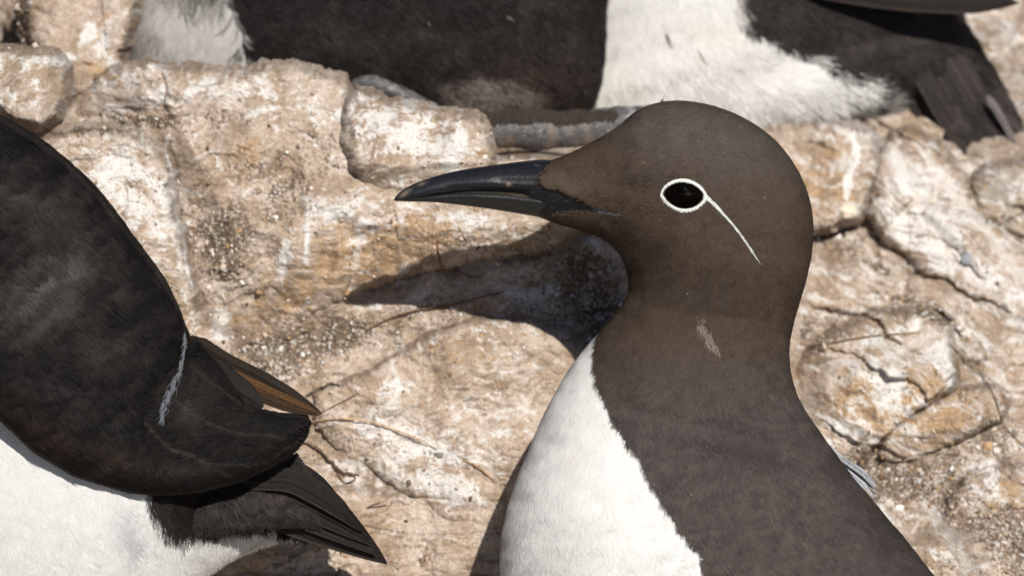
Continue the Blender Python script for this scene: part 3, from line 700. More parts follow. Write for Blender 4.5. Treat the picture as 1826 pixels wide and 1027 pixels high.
WHITE_POLY = [(1068,585),(1061,612),(1058,650),(1066,690),(1086,735),(1112,778),(1142,822),(1166,868),(1188,908),(1216,948),(1244,985),(1252,1030),(1270,1100),(1400,1600),(500,1600),(500,800),(1010,600)]
HB = np.array([.064, .0445, .0315]); HG = np.array([.090, .075, .066]); BK = np.array([.065, .054, .0485]); WHB = np.array([.695, .69, .665])
def bare(x, y):
    """bare black gape and bill base: 1 where there are no feathers"""
    P1 = [(900,260),(984,278),(1003,277),(1000,283),(982,290),(968,303),(956,316),(960,330),(972,338),(1000,344),(1024,358),(1066,372),(1108,386),(1060,380),(1030,376),(990,380),(975,390),(900,400)]
    return sst(-1.5, 1.5, sdf(x + fbm(x, y, 5, 2, 50) * 5, y + fbm(x, y, 5, 2, 51) * 2.5, P1))
def main_col(x, y, w):
    n = fbm(x, y, 90, 4, 60); n2 = fbm(x, y * 1.4, 26, 4, 61, .6); n3 = fbm(x * .6, y, 7, 3, 62)
    c = HB * (1 + .16 * n + .14 * n3 + .22 * fbm(x * .35, y, 9, 3, 68) * sst(480, 640, y))[..., None]
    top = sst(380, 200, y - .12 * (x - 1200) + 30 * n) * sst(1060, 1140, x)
    c = mix(c, HG, top * .9)  # crown greyed: sky sheen put into the plumage colour
    c = mix(c, BK * (1 + .18 * n3 + .30 * fbm(x * .4, y + .15 * x, 11, 3, 69))[..., None], sst(560, 720, y + 25 * n))
    c = mix(c, BK * 1.3, sst(.1, .6, n2) * sst(600, 720, y) * .6)
    c = mix(c, BK * .78, sst(.1, .5, -n2 + .5 * n) * sst(620, 760, y) * .6)
    c = mix(c, np.array([.050, .036, .027]), sst(430, 560, y) * sst(760, 640, y) * sst(1400, 1250, x) * .5)
    c = mix(c, BK * .68, np.clip(blobs(x, y, [(1330,790,80,45,10,.7),(1360,770,16,10,0,.5),(1480,830,24,14,20,.6),(1560,930,30,60,-40,.5),(1150,520,60,14,10,.4),(1140,720,30,60,-20,.25)], (n * 14, n2 * 12)), 0, 1))
    c = mix(c, np.array([.085, .065, .048]), np.clip(blobs(x, y, [(1090,560,18,30,30,.6),(1000,330,40,14,10,.4)]), 0, 1))
    c = c * (1 - .24 * np.clip(blobs(x, y, [(1180,480,150,60,14,1.0),(1330,520,120,70,10,.6),(1110,415,60,18,14,.6)]), 0, 1))[..., None]  # under-chin shade painted into the throat and neck colour
    c = c * (1 + .16 * np.clip(blobs(x, y, [(1440,850,140,110,40,1.0),(1000,330,60,20,0,.6)]), 0, 1))[..., None]  # shoulder highlight painted in as lighter plumage; lores lightened too
    # small pale patch on the side of the neck, pale flecks behind the crown
    fl = blobs(x, y, [(1252,584,7,14,-10,1.2),(1262,606,10,10,-30,.9),(1275,620,11,5,30,.8)], (n3 * 5, n3 * 3))
    c = mix(c, np.array([.36, .30, .26]), sst(.3, 1.5, fl * (1 + .5 * n3)) * .35)
    e = sdf(x + fbm(x, y, 18, 4, 63, .6) * 4 + 1, y + fbm(x, y, 30, 3, 64) * 6, WHITE_POLY)
    wt = WHB * (1 + .035 * n2)[..., None]
    wt = mix(wt, np.array([.62, .56, .47]), np.clip(sst(.45, .9, fbm(x * 1.6, y * .5, 34, 4, 65)) * .12, 0, 1))
    wt = mix(wt, np.array([.55, .42, .34]), np.clip(blobs(x, y, [(1026,795,5,5,0,.6),(1038,652,5,4,0,.4),(1030,720,8,4,0,.3)]), 0, 1))
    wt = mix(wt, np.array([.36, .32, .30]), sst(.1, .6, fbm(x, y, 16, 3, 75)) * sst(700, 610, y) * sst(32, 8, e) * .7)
    c = mix(c, wt, sst(-2.0, 3.0, e))
    b = bare(x, y)
    bc = mix(np.ones(x.shape + (3,)) * np.array([  .008, .008, .009]), np.array([.07, .06, .042]), sst(.3, .9, fbm(x, y * 3, 12, 3, 66)) * .5)
    bc = mix(bc, np.array([.20, .20, .21]), sst(1050, 1095, x) * sst(.0, .5, fbm(x * .5, y * 3, 8, 3, 67) + .3))
    return mix(c, bc, b)
near = np.sign(body.w)
body.w = body.w + near * sst(0, 60, np.abs(body.w)) * (blobs(body.x, body.y, [(1125,335,60,14,8,-5),(1215,305,55,14,-4,5),(1190,430,60,36,0,6),(1150,535,80,22,12,-5),(1240,560,100,14,4,-4),(1350,900,130,120,30,12),(1290,770,110,18,14,-8),
        (1150,700,40,70,0,6),(1500,870,30,120,-35,7),(1420,860,26,130,-32,-7),(1050,900,90,170,0,6),(1330,300,60,40,30,4)])
        + fbm(body.x, body.y, 150, 2, 76) * 5 * sst(560, 760, body.y) * sst(1050, 1200, body.x) + fbm(body.x, body.y, 60, 2, 77) * .8 * sst(1100, 1200, body.x)
        + 7 * (1 - bare(body.x, body.y)) * sst(948, 957, body.x) * sst(1075, 1000, body.x) * sst(470, 410, body.y))
body.finish()
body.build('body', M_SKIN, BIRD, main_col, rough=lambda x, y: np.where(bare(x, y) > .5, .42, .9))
EYE_C = (1218, 348)
def almond(t):
    """outline of the eye opening, t in 0..2pi"""
    c, s = np.cos(t), np.sin(t)
    x = EYE_C[0] + 1 + 36 * c * (1 + 0 * s); up = s < 0
    yy = np.where(up, -23.0 * np.abs(s)**1.30, 24.5 * np.abs(s)**1.40) + 2.5 * c
    return x, EYE_C[1] + yy
def eye_r(x, y):
    dx, dy = (x - EYE_C[0] - 1) / 36, (y - EYE_C[1]) / 24
    return np.sqrt(dx * dx + dy * dy)
BR_PTS = [(1256,350),(1263,355),(1278,369),(1298,391),(1317,414),(1333,437),(1345,455),(1357,472)]
def feather_mask(x, y):
    return np.clip((1 - bare(x, y)) * (eye_r(x, y) > 1.12) * (.15 + .85 * (seg_dist(x, y, BR_PTS) > 4.0)), 0, 1)
def hlen(x, y):
    h = 9 + 9 * sst(520, 800, y)
    whi = inside(x, y, WHITE_POLY)
    return h * np.where(whi, 1.5, 1.0) * (1 - .55 * np.exp(-(seg_dist(x, y, EDGE) / 14)**2))
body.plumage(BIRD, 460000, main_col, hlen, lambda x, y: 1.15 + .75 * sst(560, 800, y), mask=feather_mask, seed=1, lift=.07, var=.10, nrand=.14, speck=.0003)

bv = body.bvh()
def skin_w(x, y):
    out = []
    for a, b in zip(np.ravel(x), np.ravel(y)):
        h = bv.ray_cast(Vector((a, b, 2000)), Vector((0, 0, -1)))
        out.append(h[0][2] if h[0] is not None else 0)
    return np.array(out).reshape(np.shape(x))
def skin_lens(name, parent, cx, cy, rx, ry, bulge, mat, sink=4, outline=None, off=0):
    nr, na = 14, 72
    r_ = np.linspace(0, 1, nr)[:, None]; t = np.linspace(0, 2 * np.pi, na, endpoint=False)
    if outline: ox, oy = outline(t)
    else: ox, oy = cx + rx * np.cos(t), cy + ry * np.sin(t)
    x = cx + (ox - cx) * r_; y = cy + (oy - cy) * r_
    w = skin_w(x, y)
    c0 = w[0, 0]
    w = c0 + (w - c0) + bulge * (1 - r_**2) - sink * r_**6 + off
    V = W(x, y, w).reshape(-1, 3)
    back = W(x[-1], y[-1], w[-1] - 12)
    V = np.vstack([V, back])
    F = grid_faces(nr + 1, na, True)
    return mesh_obj(name, V, [F], mat, parent)
eye = skin_lens('eye', BIRD, EYE_C[0], EYE_C[1], 35, 24, 11, M_EYE, sink=2, outline=almond, off=1.0)
skin_lens('pupil', eye, 1217, 342, 9, 9, .5, M_PUPIL, sink=.3, off=11.2)
def ribbon(name, parent, xs, ys, hw, lift, col, closed=False, thick=3, seed=0, cross=7):
    tx = np.gradient(xs); ty = np.gradient(ys)
    if closed:
        tx = np.roll(xs, -1) - np.roll(xs, 1); ty = np.roll(ys, -1) - np.roll(ys, 1)
    l = np.hypot(tx, ty) + 1e-9; nx, ny = -ty / l, tx / l
    v = np.linspace(-1, 1, cross)
    jag = 1 + .45 * fbm(xs * 1.0, ys, 4, 3, 80 + seed, .7)
    x = xs[:, None] + nx[:, None] * (hw * jag)[:, None] * v; y = ys[:, None] + ny[:, None] * (hw * jag)[:, None] * v
    s = skin_w(x, y)
    w = s + lift * (1 - v[None]**2)**.5 + .6 - (np.abs(v)[None] > .99) * 2.5
    V = W(x, y, w).reshape(-1, 3)
    n, m = x.shape
    if closed:
        F = grid_faces(n, m); i = n - 1; j = np.arange(m - 1)
        F = np.vstack([F, np.stack([i * m + j, i * m + j + 1, j + 1, j], 1)])
    else: F = grid_faces(n, m)
    C = np.array(col)[None, None] * (1 + .1 * fbm(x, y, 4, 2, 81))[..., None]
    return mesh_obj(name, V, [F], M_RING, parent, col=C.reshape(-1, 3))
t = np.linspace(0, 2 * np.pi, 200, endpoint=False)
ax_, ay_ = almond(t)
gxr, gyr = ax_ - EYE_C[0], ay_ - EYE_C[1]; gl = np.hypot(gxr, gyr)
hw = 1.9 + 2.1 * np.clip(-np.sin(t), 0, 1) + .9 * np.clip(np.sin(t), 0, 1) + 1.6 * np.exp(-((np.angle(np.exp(1j * t))) / .35)**2)
ribbon('eye_ring', BIRD, ax_ + gxr / gl * 3.2, ay_ + gyr / gl * 2.6, hw, 2.6, (.66, .67, .64), closed=True, seed=1)
q = spline(BR_PTS, 110)
ribbon('bridle_line', BIRD, q[:, 0], q[:, 1], np.interp(np.linspace(0, 1, 110), [0, .12, .3, .8, 1], [4.6, 4.6, 2.8, 2.0, .2]), 1.6, (.62, .63, .60), seed=2)

# bill: two mandibles meeting along the gape
def mandible(name, stations, col, seed, sub=None, groove=None):
    p = spline(stations, 260)          # x, ytop, ybot, half
    th = np.linspace(0, 2 * np.pi, 96, endpoint=False)
    yc, eh = (p[:, 1] + p[:, 2]) / 2, (p[:, 2] - p[:, 1]) / 2
    ct, st = np.cos(th), np.sin(th)
    x = p[:, 0][:, None] + 0 * th
    y = yc[:, None] + eh[:, None] * ct[None]
    prof = np.sign(st) * np.abs(st)**.85
    # broadest along the gape, narrowing to the ridge
    wide = sub(ct)
    w = np.maximum(p[:, 3], .3)[:, None] * (prof * wide)[None]
    if groove is not None: w = w + np.sign(w) * groove(x, y)
    V = W(x, y, w)
    c = np.ones(x.shape + (3,)) * np.array(col)
    c = mix(c, np.array([.10, .085, .06]), sst(.35, .8, fbm(x * .35, y * 1.6, 9, 4, seed)) * sst(820, 1000, x) * .45)
    c = mix(c, np.array([.20, .16, .12]), blobs(x, y, [(722,345,12,4,-35,.7),(752,328,8,3,-20,.5),(907,328,4,4,0,.9),(765,318,5,2,-15,.3)]))
    c = mix(c, np.array([.12, .10, .07]), np.clip(blobs(x, y, [(940,349,40,3,4,.6),(860,343,60,1.5,1,.35)]), 0, 1))
    F = grid_faces(len(p), 96, True)
    return mesh_obj(name, V.reshape(-1, 3), [F, ], M_BILL, BIRD, col=c.reshape(-1, 3))
up_b = mandible('upper_bill', [(703,355,358,.5),(706,350,359,3),(714,342,358.5,7),(728,333,357,10),(748,324,354,13),(775,315,349,16),(810,306,344,19),(850,299,342,24),(900,292,343.5,29),(945,286.5,348,34.5),(965,285,350.5,37.5),(985,286.5,353,38.5),(1000,300,354,26),(1006,315,350,10)],
         (.008, .0085, .012), 3, lambda ct: .62 + .38 * sst(-1, .8, ct), groove=lambda x, y: -2.2 * np.exp(-((y - (334 + (x - 800) * .045)) / 3.5)**2) * sst(780, 830, x) - 1.5 * np.exp(-((y - (322 + (x - 880) * .02)) / 5)**2) * sst(870, 900, x))
lo_b = mandible('lower_bill', [(712,356.5,359,1),(724,355,359.5,5),(745,352,360,9),(775,347.5,361,13),(810,343,364.5,16),(850,341,369.5,22),(900,342,377,27),(945,346,384.5,33),(965,348.5,388,36),(985,351.5,389,36.5),(1000,354,384,26),(1006,358,378,10)],
         (.013, .0135, .0135), 4, lambda ct: .60 + .40 * sst(.9, -.9, ct))
# crown wisps and neck fleck
for k, (x0, y0, x1, y1) in enumerate([(1180,186,1177,172),(1184,186,1190,178),(1181,187,1183,174),(1250,186,1262,186)]):
    pass

# pale tertial tips showing behind the folded wing
for k, (pts, wd) in enumerate([([(1470,790,0),(1505,820,0),(1540,843,0),(1566,872,0)], 5), ([(1465,790,0),(1505,826,0),(1540,852,0),(1567,882,0)], 5), ([(1470,800,0),(1508,836,0),(1538,862,0),(1560,889,0)], 5),
        ([(1470,806,0),(1505,842,0),(1532,868,0),(1552,890,0)], 5), ([(1470,812,0),(1502,850,0),(1528,876,0),(1545,897,0)], 5), ([(1500,815,0),(1525,832,0),(1548,850,0),(1563,862,0)], 3)]):
    feather('tertial', BIRD, pts, wd, -45 + 5 * k, np.array([.36, .37, .39]) * (1 - .3 * (k % 2)), edge=(.66, .66, .67), seed=k, sharp=.6)
for k in range(7):
    o_ = -3.5 * k
    feather('wing_feather', BIRD, [(1492 + 6 * k + o_, 830 + 22 * k, 0), (1548 + o_ + 3 * k, 892 + 16 * k, 6), (1610 + o_ + 2 * k, 968 + 12 * k, 8), (1690 + o_, 1066 + 10 * k, 0)], 7 + .8 * (k % 3), 18 + 9 * k,
            np.array([.030, .024, .021]) * (1 + .35 * (k % 2)), edge=(.075, .062, .053), seed=k + 10, sharp=.85)
def strands(name, parent, x, y, w, dx, dy, ln, wd, col, lift=.15, seed=0, mat=None):
    """loose filaments, each its own tapering blade"""
    r = np.random.RandomState(seed); n = len(x)
    l = np.hypot(dx, dy); dx, dy = dx / l, dy / l
    p0 = W(x, y, w); d = dx[:, None] * RIGHT - dy[:, None] * UP; sd = np.cross(-FWD, d)
    L_ = (ln * (.5 + r.rand(n)) * S)[:, None]; w_ = (wd * (.6 + .8 * r.rand(n)) * S)[:, None]
    bend = sd * (r.randn(n)[:, None] * .15) * L_
    V = np.stack([p0 - sd * w_ * .5, p0 + sd * w_ * .5, p0 + d * L_ * .5 + bend * .4 - FWD * L_ * lift * .6 - sd * w_ * .4, p0 + d * L_ * .5 + bend * .4 - FWD * L_ * lift * .6 + sd * w_ * .4, p0 + d * L_ + bend - FWD * L_ * lift], 1)
    o5 = (np.arange(n) * 5)[:, None]
    c = np.repeat(np.array(col)[None] * (.7 + .5 * r.rand(n, 1)), 5, axis=0)
    return mesh_obj(name, V.reshape(-1, 3), [o5 + np.array([[1, 0, 2, 3]]), o5 + np.array([[3, 2, 4]])], mat or M_HAIR, parent, col=c)
rs = np.random.RandomState(21)
strands('crown_wisp', BIRD, 1178 + rs.rand(7) * 8, 184 + rs.rand(7) * 4, np.zeros(7), rs.randn(7) * .35, -np.ones(7), 15, 1.3, (.05, .04, .033), seed=1)
n_ = 130
tt = rs.rand(n_); fx = np.interp(tt, [0, .35, .7, 1], [1250, 1255, 1266, 1286]) + rs.randn(n_) * 4; fy = np.interp(tt, [0, .35, .7, 1], [568, 590, 610, 630]) + rs.randn(n_) * 3
strands('neck_fleck', BIRD, fx, fy, skin_w(fx, fy) + 1.5, .25 + .2 * rs.randn(n_), np.ones(n_), 15, .9, (.20, .165, .14), lift=.03, seed=2)
# small white fringes that roughen the eye ring and the bridle
tt = rs.rand(700) * 2 * np.pi; ex_, ey_ = almond(tt); gx0, gy0 = ex_ - EYE_C[0], ey_ - EYE_C[1]; gl0 = np.hypot(gx0, gy0)
ex_ = ex_ + gx0 / gl0 * (1.8 + 2.6 * rs.rand(700)); ey_ = ey_ + gy0 / gl0 * (1.8 + 2.6 * rs.rand(700))
strands('ring_fringe', BIRD, ex_, ey_, skin_w(ex_, ey_) + 2.2, gx0 / gl0 + .9, gy0 / gl0 + .4, 3.6, 1.0, (.64, .65, .62), lift=.04, seed=3)
ii = (rs.rand(420)**1.4 * 88).astype(int); jit_ = (1.25 - ii / 110.)[:, None] * rs.randn(420, 2) * .9; bx = q[ii, 0] + jit_[:, 0]; by = q[ii, 1] + jit_[:, 1]
strands('bridle_fringe', BIRD, bx, by, skin_w(bx, by) + 2.2, np.full(420, .62) + .15 * rs.randn(420), np.full(420, .78), 6, .9, (.60, .61, .58), lift=.03, seed=4)

# ================================================================== the preening guillemot at the left
B2 = thing('guillemot', W(100, 1250, -120), 'blackish guillemot bent over on the left with white belly, folded wing and pointed tail', 'bird', 'guillemots on the ledge')
secs = [(-620,520,-600,500,20,0),(-560,760,-540,300,170,0),(-420,980,-400,150,240,0),(-240,1120,-200,140,280,0),(-80,1200,-40,185,300,0),(60,1230,70,247,300,0),(170,1210,170,333,285,0),(260,1150,243,428,250,0),
        (330,1080,300,510,205,-10),(380,1020,334,590,160,-30),(430,985,380,690,110,-50),(480,965,450,760,70,-70),(530,955,510,800,40,-85),(580,960,560,850,20,-95),(610,965,600,890,5,-100)]
bod2 = Loft([(a, b, c, d, e * .78, f) for a, b, c, d, e, f in secs], -85, 520, 300)
D1 = np.array([.011, .0095, .009]); D2 = np.array([.023, .0175, .015])
DARK2 = [(-900,100),(0,190),(700,500),(700,960),(600,965),(585,958),(500,945),(470,930),(440,934),(400,940),(350,948),(310,955),(285,940),(270,910),(262,850),(150,815),(80,770),(0,715),(-200,590),(-900,600)]
def col2(x, y, w):
    n = fbm(x, y, 70, 4, 160); n2 = fbm(x, y, 24, 4, 161, .6)
    c = np.ones(x.shape + (3,)) * D1
    c = mix(c, D2, sst(-.3, .5, n + .25 * (y > 850)))
    c = mix(c, np.array([.075, .066, .060]), np.clip(blobs(x, y, [(60,480,90,45,-50,.6),(140,510,90,24,-60,.35),(50,590,40,40,0,.3)], (n * 20, n2 * 16)), 0, 1))  # sheen on the back painted in as lighter patches
    c = mix(c, np.array([.026, .018, .013]), np.clip(blobs(x, y, [(60,700,60,100,-40,.6),(250,700,60,50,0,.4)]), 0, 1))
    e = sdf(x + fbm(x * 2, y * .6, 20, 3, 163) * 10, y + fbm(x * 2.5, y * .5, 22, 3, 164) * 20, DARK2)
    wt = WHB * .94 * (1 + .05 * n2)[..., None] * np.array([.99, .99, 1.0])
    wt = mix(wt, np.array([.30, .30, .31]), np.clip(blobs(x, y, [(225,950,22,50,-20,.6)], (n2 * 12, 0)), 0, 1))
    return mix(wt, c, sst(-6, 6, e))
bod2.build('body', M_SKIN, B2, col2)
def dir2(x, y):
    wh = ~inside(x, y, DARK2)
    low = (y > 860)
    return np.where(low & ~wh, .25, np.where(wh, .45, .75)), np.where(low & ~wh, .97, np.where(wh, .85, .62))
bod2.plumage(B2, 170000, col2, lambda x, y: 17 + 8 * sst(850, 930, y), lambda x, y: 1.9, seed=2, lift=.07, var=.09, nrand=.13, dirf=dir2)
# folded near wing: layered coverts, then the primaries below
def shell(name, parent, poly, w0, bulge, colf, col_extra=None, mat=None, step=3.0, edge=26, tilt=(0, 0, 0, 0), N=0, dirv=(.8, .6), ln=18, wd=2.4, seed=0, thick=10, rim=None):
    """cambered pad over an outline: the folded wing with its thickness, plus its own short feathers"""
    P = np.array(poly, float)
    xs = np.arange(P[:, 0].min() - 6, P[:, 0].max() + 6, step); ys = np.arange(P[:, 1].min() - 6, P[:, 1].max() + 6, step)
    x, y = np.meshgrid(xs, ys)
    d = sdf(x, y, poly)
    def height(x, y, d):
        q = np.clip(1 - d / edge, 0, 1)
        big = 1 - np.exp(-np.clip(d, 0, None) / 90.)
        return w0 + tilt[0] * (x - tilt[2]) + tilt[1] * (y - tilt[3]) + bulge * big - thick * (1 - np.sqrt(np.clip(1 - q * q, 0, 1))) + fbm(x, y, 40, 3, 170 + seed) * 2.5
    h = height(x, y, d)
    keep = d > -step * .75
    # snap the outermost ring onto the outline
    gy, gx = np.gradient(d, step)
    gl_ = np.hypot(gx, gy) + 1e-6
    mv = np.where(d < 0, -d, 0)
    x = x + gx / gl_ * mv; y = y + gy / gl_ * mv
    F = grid_faces(len(ys), len(xs)); F = F[keep.ravel()[F].all(1)]
    used = np.unique(F); remap = np.full(x.size, -1); remap[used] = np.arange(len(used))
    xu, yu, hu = x.ravel()[used], y.ravel()[used], h.ravel()[used]
    top = W(xu, yu, hu); bot = W(xu, yu, hu - thick * 1.2 - 4)
    F = remap[F]; k = len(used)
    e = np.concatenate([F[:, [0, 1]], F[:, [1, 2]], F[:, [2, 3]], F[:, [3, 0]]])
    key = np.sort(e, 1); _, inv, cnt = np.unique(key[:, 0] * (k + 1) + key[:, 1], return_inverse=True, return_counts=True)
    be = e[cnt[inv] == 1]
    side = np.stack([be[:, 1], be[:, 0], be[:, 0] + k, be[:, 1] + k], 1)
    c = colf(xu, yu, hu)
    o = mesh_obj(name, np.vstack([top, bot]), [F, F[:, ::-1] + k, side], mat or M_SKIN, parent, col=np.vstack([c, c * .8]), attrs={'rough': np.full(2 * k, .8)})
    if N:
        r = np.random.RandomState(seed)
        px = P[:, 0].min() + r.rand(N) * np.ptp(P[:, 0]); py = P[:, 1].min() + r.rand(N) * np.ptp(P[:, 1])
        kx = (px > -60) & (px < 1880) & (py > -60) & (py < 1080); px, py = px[kx], py[kx]
        dd = sdf(px, py, poly); kk = dd > 7; px, py, dd = px[kk], py[kk], dd[kk]; n = len(px)
        eps = 2.0
        hz = height(px, py, dd)
        nx = -(height(px + eps, py, sdf(px + eps, py, poly)) - hz) / eps; ny = -(height(px, py + eps, sdf(px, py + eps, poly)) - hz) / eps
        nrm = nx[:, None] * RIGHT - ny[:, None] * UP - FWD; nrm /= np.linalg.norm(nrm, axis=1)[:, None]
        dv = dirv(px, py) if callable(dirv) else (dirv[0] + 0 * px, dirv[1] + 0 * px)
        an = np.arctan2(dv[1], dv[0]) + fbm(px, py, 60, 2, 180 + seed) * .45 + r.randn(n) * .12
        dr = np.cos(an)[:, None] * RIGHT - np.sin(an)[:, None] * UP
        dr -= nrm * (dr * nrm).sum(1)[:, None]; dr /= np.linalg.norm(dr, axis=1)[:, None]
        sd = np.cross(nrm, dr)
        Ln = ((ln(px, py) if callable(ln) else ln) * (.6 + .8 * r.rand(n)) * S)[:, None]; wd_ = (wd * (.7 + .6 * r.rand(n)) * S)[:, None]
        p0 = W(px, py, hz)
        lf = (.07 * (.3 + 1.4 * r.rand(n)))[:, None]
        V = np.stack([p0 - sd * wd_ * .35, p0 + sd * wd_ * .35, p0 + dr * Ln * .55 + nrm * Ln * lf - sd * wd_ * .5, p0 + dr * Ln * .55 + nrm * Ln * lf + sd * wd_ * .5, p0 + dr * Ln + nrm * Ln * lf], 1)
        nn = nrm + sd * (r.randn(n)[:, None] * .09) + dr * (r.randn(n)[:, None] * .08); nn /= np.linalg.norm(nn, axis=1)[:, None]
        cc = np.repeat(np.clip(colf(px, py, hz) * (1 + .08 * r.randn(n))[:, None], .004, .9), 5, axis=0)
        o5 = (np.arange(n) * 5)[:, None]
        mesh_obj('plumage', V.reshape(-1, 3), [o5 + np.array([[1, 0, 2, 3]]), o5 + np.array([[3, 2, 4]])], M_HAIR, o, col=cc, normals=np.repeat(nn, 5, axis=0))
    return o
def wing_col(x, y, w):
    row = fbn((x * .62 + y * .78) * 1.0, (x * .78 - y * .62) * .35, 22, 3, 198)
    n = fbm(x, y, 60, 4, 190); u = x * .55 + y * .84; v = x * .84 - y * .55
    n2 = fbm(u * .25, v * 1.2, 16, 4, 191)
    c = np.ones(x.shape + (3,)) * np.array([.0065, .0056, .0053])
    c = mix(c, np.array([.0175, .0145, .0138]), sst(-.2, .7, n + .5 * n2) * .8)
    c = mix(c, np.array([.050, .043, .040]), np.clip(blobs(x, y, [(90,400,110,50,40,.35),(70,520,80,55,-40,1.0),(120,470,40,20,-30,.4),(10,340,90,14,15,.4),(180,620,60,40,0,.25)], (n * 20, n * 14)), 0, 1))  # soft sheen over the paler scapulars, painted into the wing colour
    c = mix(c, np.array([.034, .019, .012]), np.clip(blobs(x, y, [(80,770,90,30,35,.35),(210,815,90,20,20,.35)]), 0, 1))
    c = c * (1 + .30 * np.clip(row, -1.5, 1.5))[..., None]
    return c
WING = [(-300,190),(-60,192),(0,210),(58,243),(118,288),(176,348),(226,412),(274,470),(306,520),(325,560),(332,600),(326,650),(306,700),(288,745),(300,800),(330,870),(290,884),(230,880),(130,850),(60,808),(0,752),(-120,660),(-300,560)]
cov = shell('wing_coverts', B2, WING, 196, 24, wing_col, thick=40, edge=60, tilt=(-.30, .02, 100, 550), N=90000, dirv=(.62, .78), ln=18, wd=2.0, seed=3)
PRIM = [(200,600),(300,640),(350,600),(372,622),(420,690),(440,722),(500,735),(548,738),(556,752),(548,780),(528,806),(490,832),(430,860),(360,878),(300,884),(230,870),(180,800)]
def prim_col(x, y, w):
    n = fbm(x * .4, y * 1.4, 30, 4, 195)
    c = np.ones(x.shape + (3,)) * np.array([.0065, .0056, .0053])
    c = mix(c, np.array([.015, .0115, .010]), sst(-.2, .7, n) * .5)
    for pts in ([(290,700),(340,740),(420,770),(500,775)], [(300,800),(380,830),(470,820),(535,775)], [(330,650),(380,690),(440,728)], [(240,740),(300,800),(400,850)]):
        d = seg_dist(x, y, pts)
        c = mix(c, np.array([.05, .04, .034]), np.exp(-(d / 2.5)**2) * .4)
    return mix(c, np.array([.045, .036, .03]), np.clip(blobs(x, y, [(325,735,26,34,-30,.5),(350,690,20,30,-30,.3),(300,835,60,10,5,.4)]), 0, 1))
shell('primaries', B2, PRIM, 132, 14, prim_col, thick=30, edge=40, tilt=(-.30, .0, 300, 750), N=40000, dirv=(.93, .3), ln=15, wd=1.7, seed=4)
# white trailing edge of the secondaries
q = spline([(331,596),(326,640),(312,680),(296,712),(287,748)], 200)
n_ = 300
ii = (rs.rand(n_) ** .8 * 199).astype(int)
spread = np.interp(ii / 199., [0, .3, .6, .85, 1], [.5, 1.0, 2.4, 3.0, 1.2])
sx = q[ii, 0] + rs.randn(n_) * spread; sx = sx + 5 * fbm(q[ii, 1], q[ii, 1] * .3, 14, 2, 6); sy = q[ii, 1] + rs.randn(n_) * 3
sw = np.maximum(198 - .30 * (sx - 100) + .02 * (sy - 550) + 5, 132 - .3 * (sx - 300) + 12) + 3
strands('secondary_edge', B2, sx, sy, sw, np.full(n_, -.35) + .12 * rs.randn(n_), np.ones(n_), 12, .9, (.12, .13, .145), lift=.02, seed=5)
# brown primaries of the far wing
for k, (pts, wd, c_) in enumerate([
        ([(340,600,0),(400,640,0),(470,676,0),(530,712,0),(574,738,0)], 13, (.020,.014,.010)),
        ([(330,612,0),(400,660,0),(470,695,0),(530,722,0),(572,738,0)], 11, (.075,.037,.015)),
        ([(330,640,0),(400,680,0),(460,706,0),(520,728,0),(568,740,0)], 9, (.035,.02,.011)),
        ([(330,630,0),(380,660,0),(430,700,0),(470,726,0)], 24, (.015,.0125,.0115))]):
    feather('far_primary', B2, pts, wd, 30 + 8 * k if k < 3 else 60, c_, edge=(.03, .022, .018), seed=20 + k, sharp=.72)
# tail
rt = np.random.RandomState(9)
for k in range(9):
    f = k / 8; j = rt.randn(4)
    feather('tail_feather', B2, [(350 + 90 * f, 900 - 50 * f, 10), (480 + 46 * f, 925 - 72 * f, 0), (580 + 26 * f, 962 - 60 * f, -20), (684 - 40 * f + 4 * j[0], 1004 - 58 * f + 3 * j[1], -50)], 17, -66 + 7 * k + 4 * j[3],
            np.array([.015, .012, .0105]) * (1 + .35 * abs(j[2])), edge=(.042, .032, .026), seed=30 + k, sharp=.5)
feather('tail_feather', B2, [(440, 850, 10), (520, 850, 0), (600, 915, -20), (690, 1006, -50)], 30, -75, (.014, .011, .010), edge=(.03, .024, .02), seed=44, sharp=.45)
RUMP = [(240,870),(340,880),(440,850),(530,806),(560,850),(590,895),(606,925),(580,945),(540,942),(480,942),(420,945),(360,955),(310,970),(275,950),(248,915)]
shell('rump', B2, RUMP, 0, 10, lambda x, y, w: mix(np.ones(x.shape + (3,)) * np.array([.024, .020, .018]), np.array([.046, .036, .031]), sst(-.3, .5, fbm(x * 1.5, y * .7, 30, 4, 196))), thick=26, edge=34, tilt=(-.28, 0, 400, 900), N=34000,
      dirv=lambda x, y: (np.where(x > 470, .8, .25), np.where(x > 470, .6, .95)), ln=20, wd=1.8, seed=6)

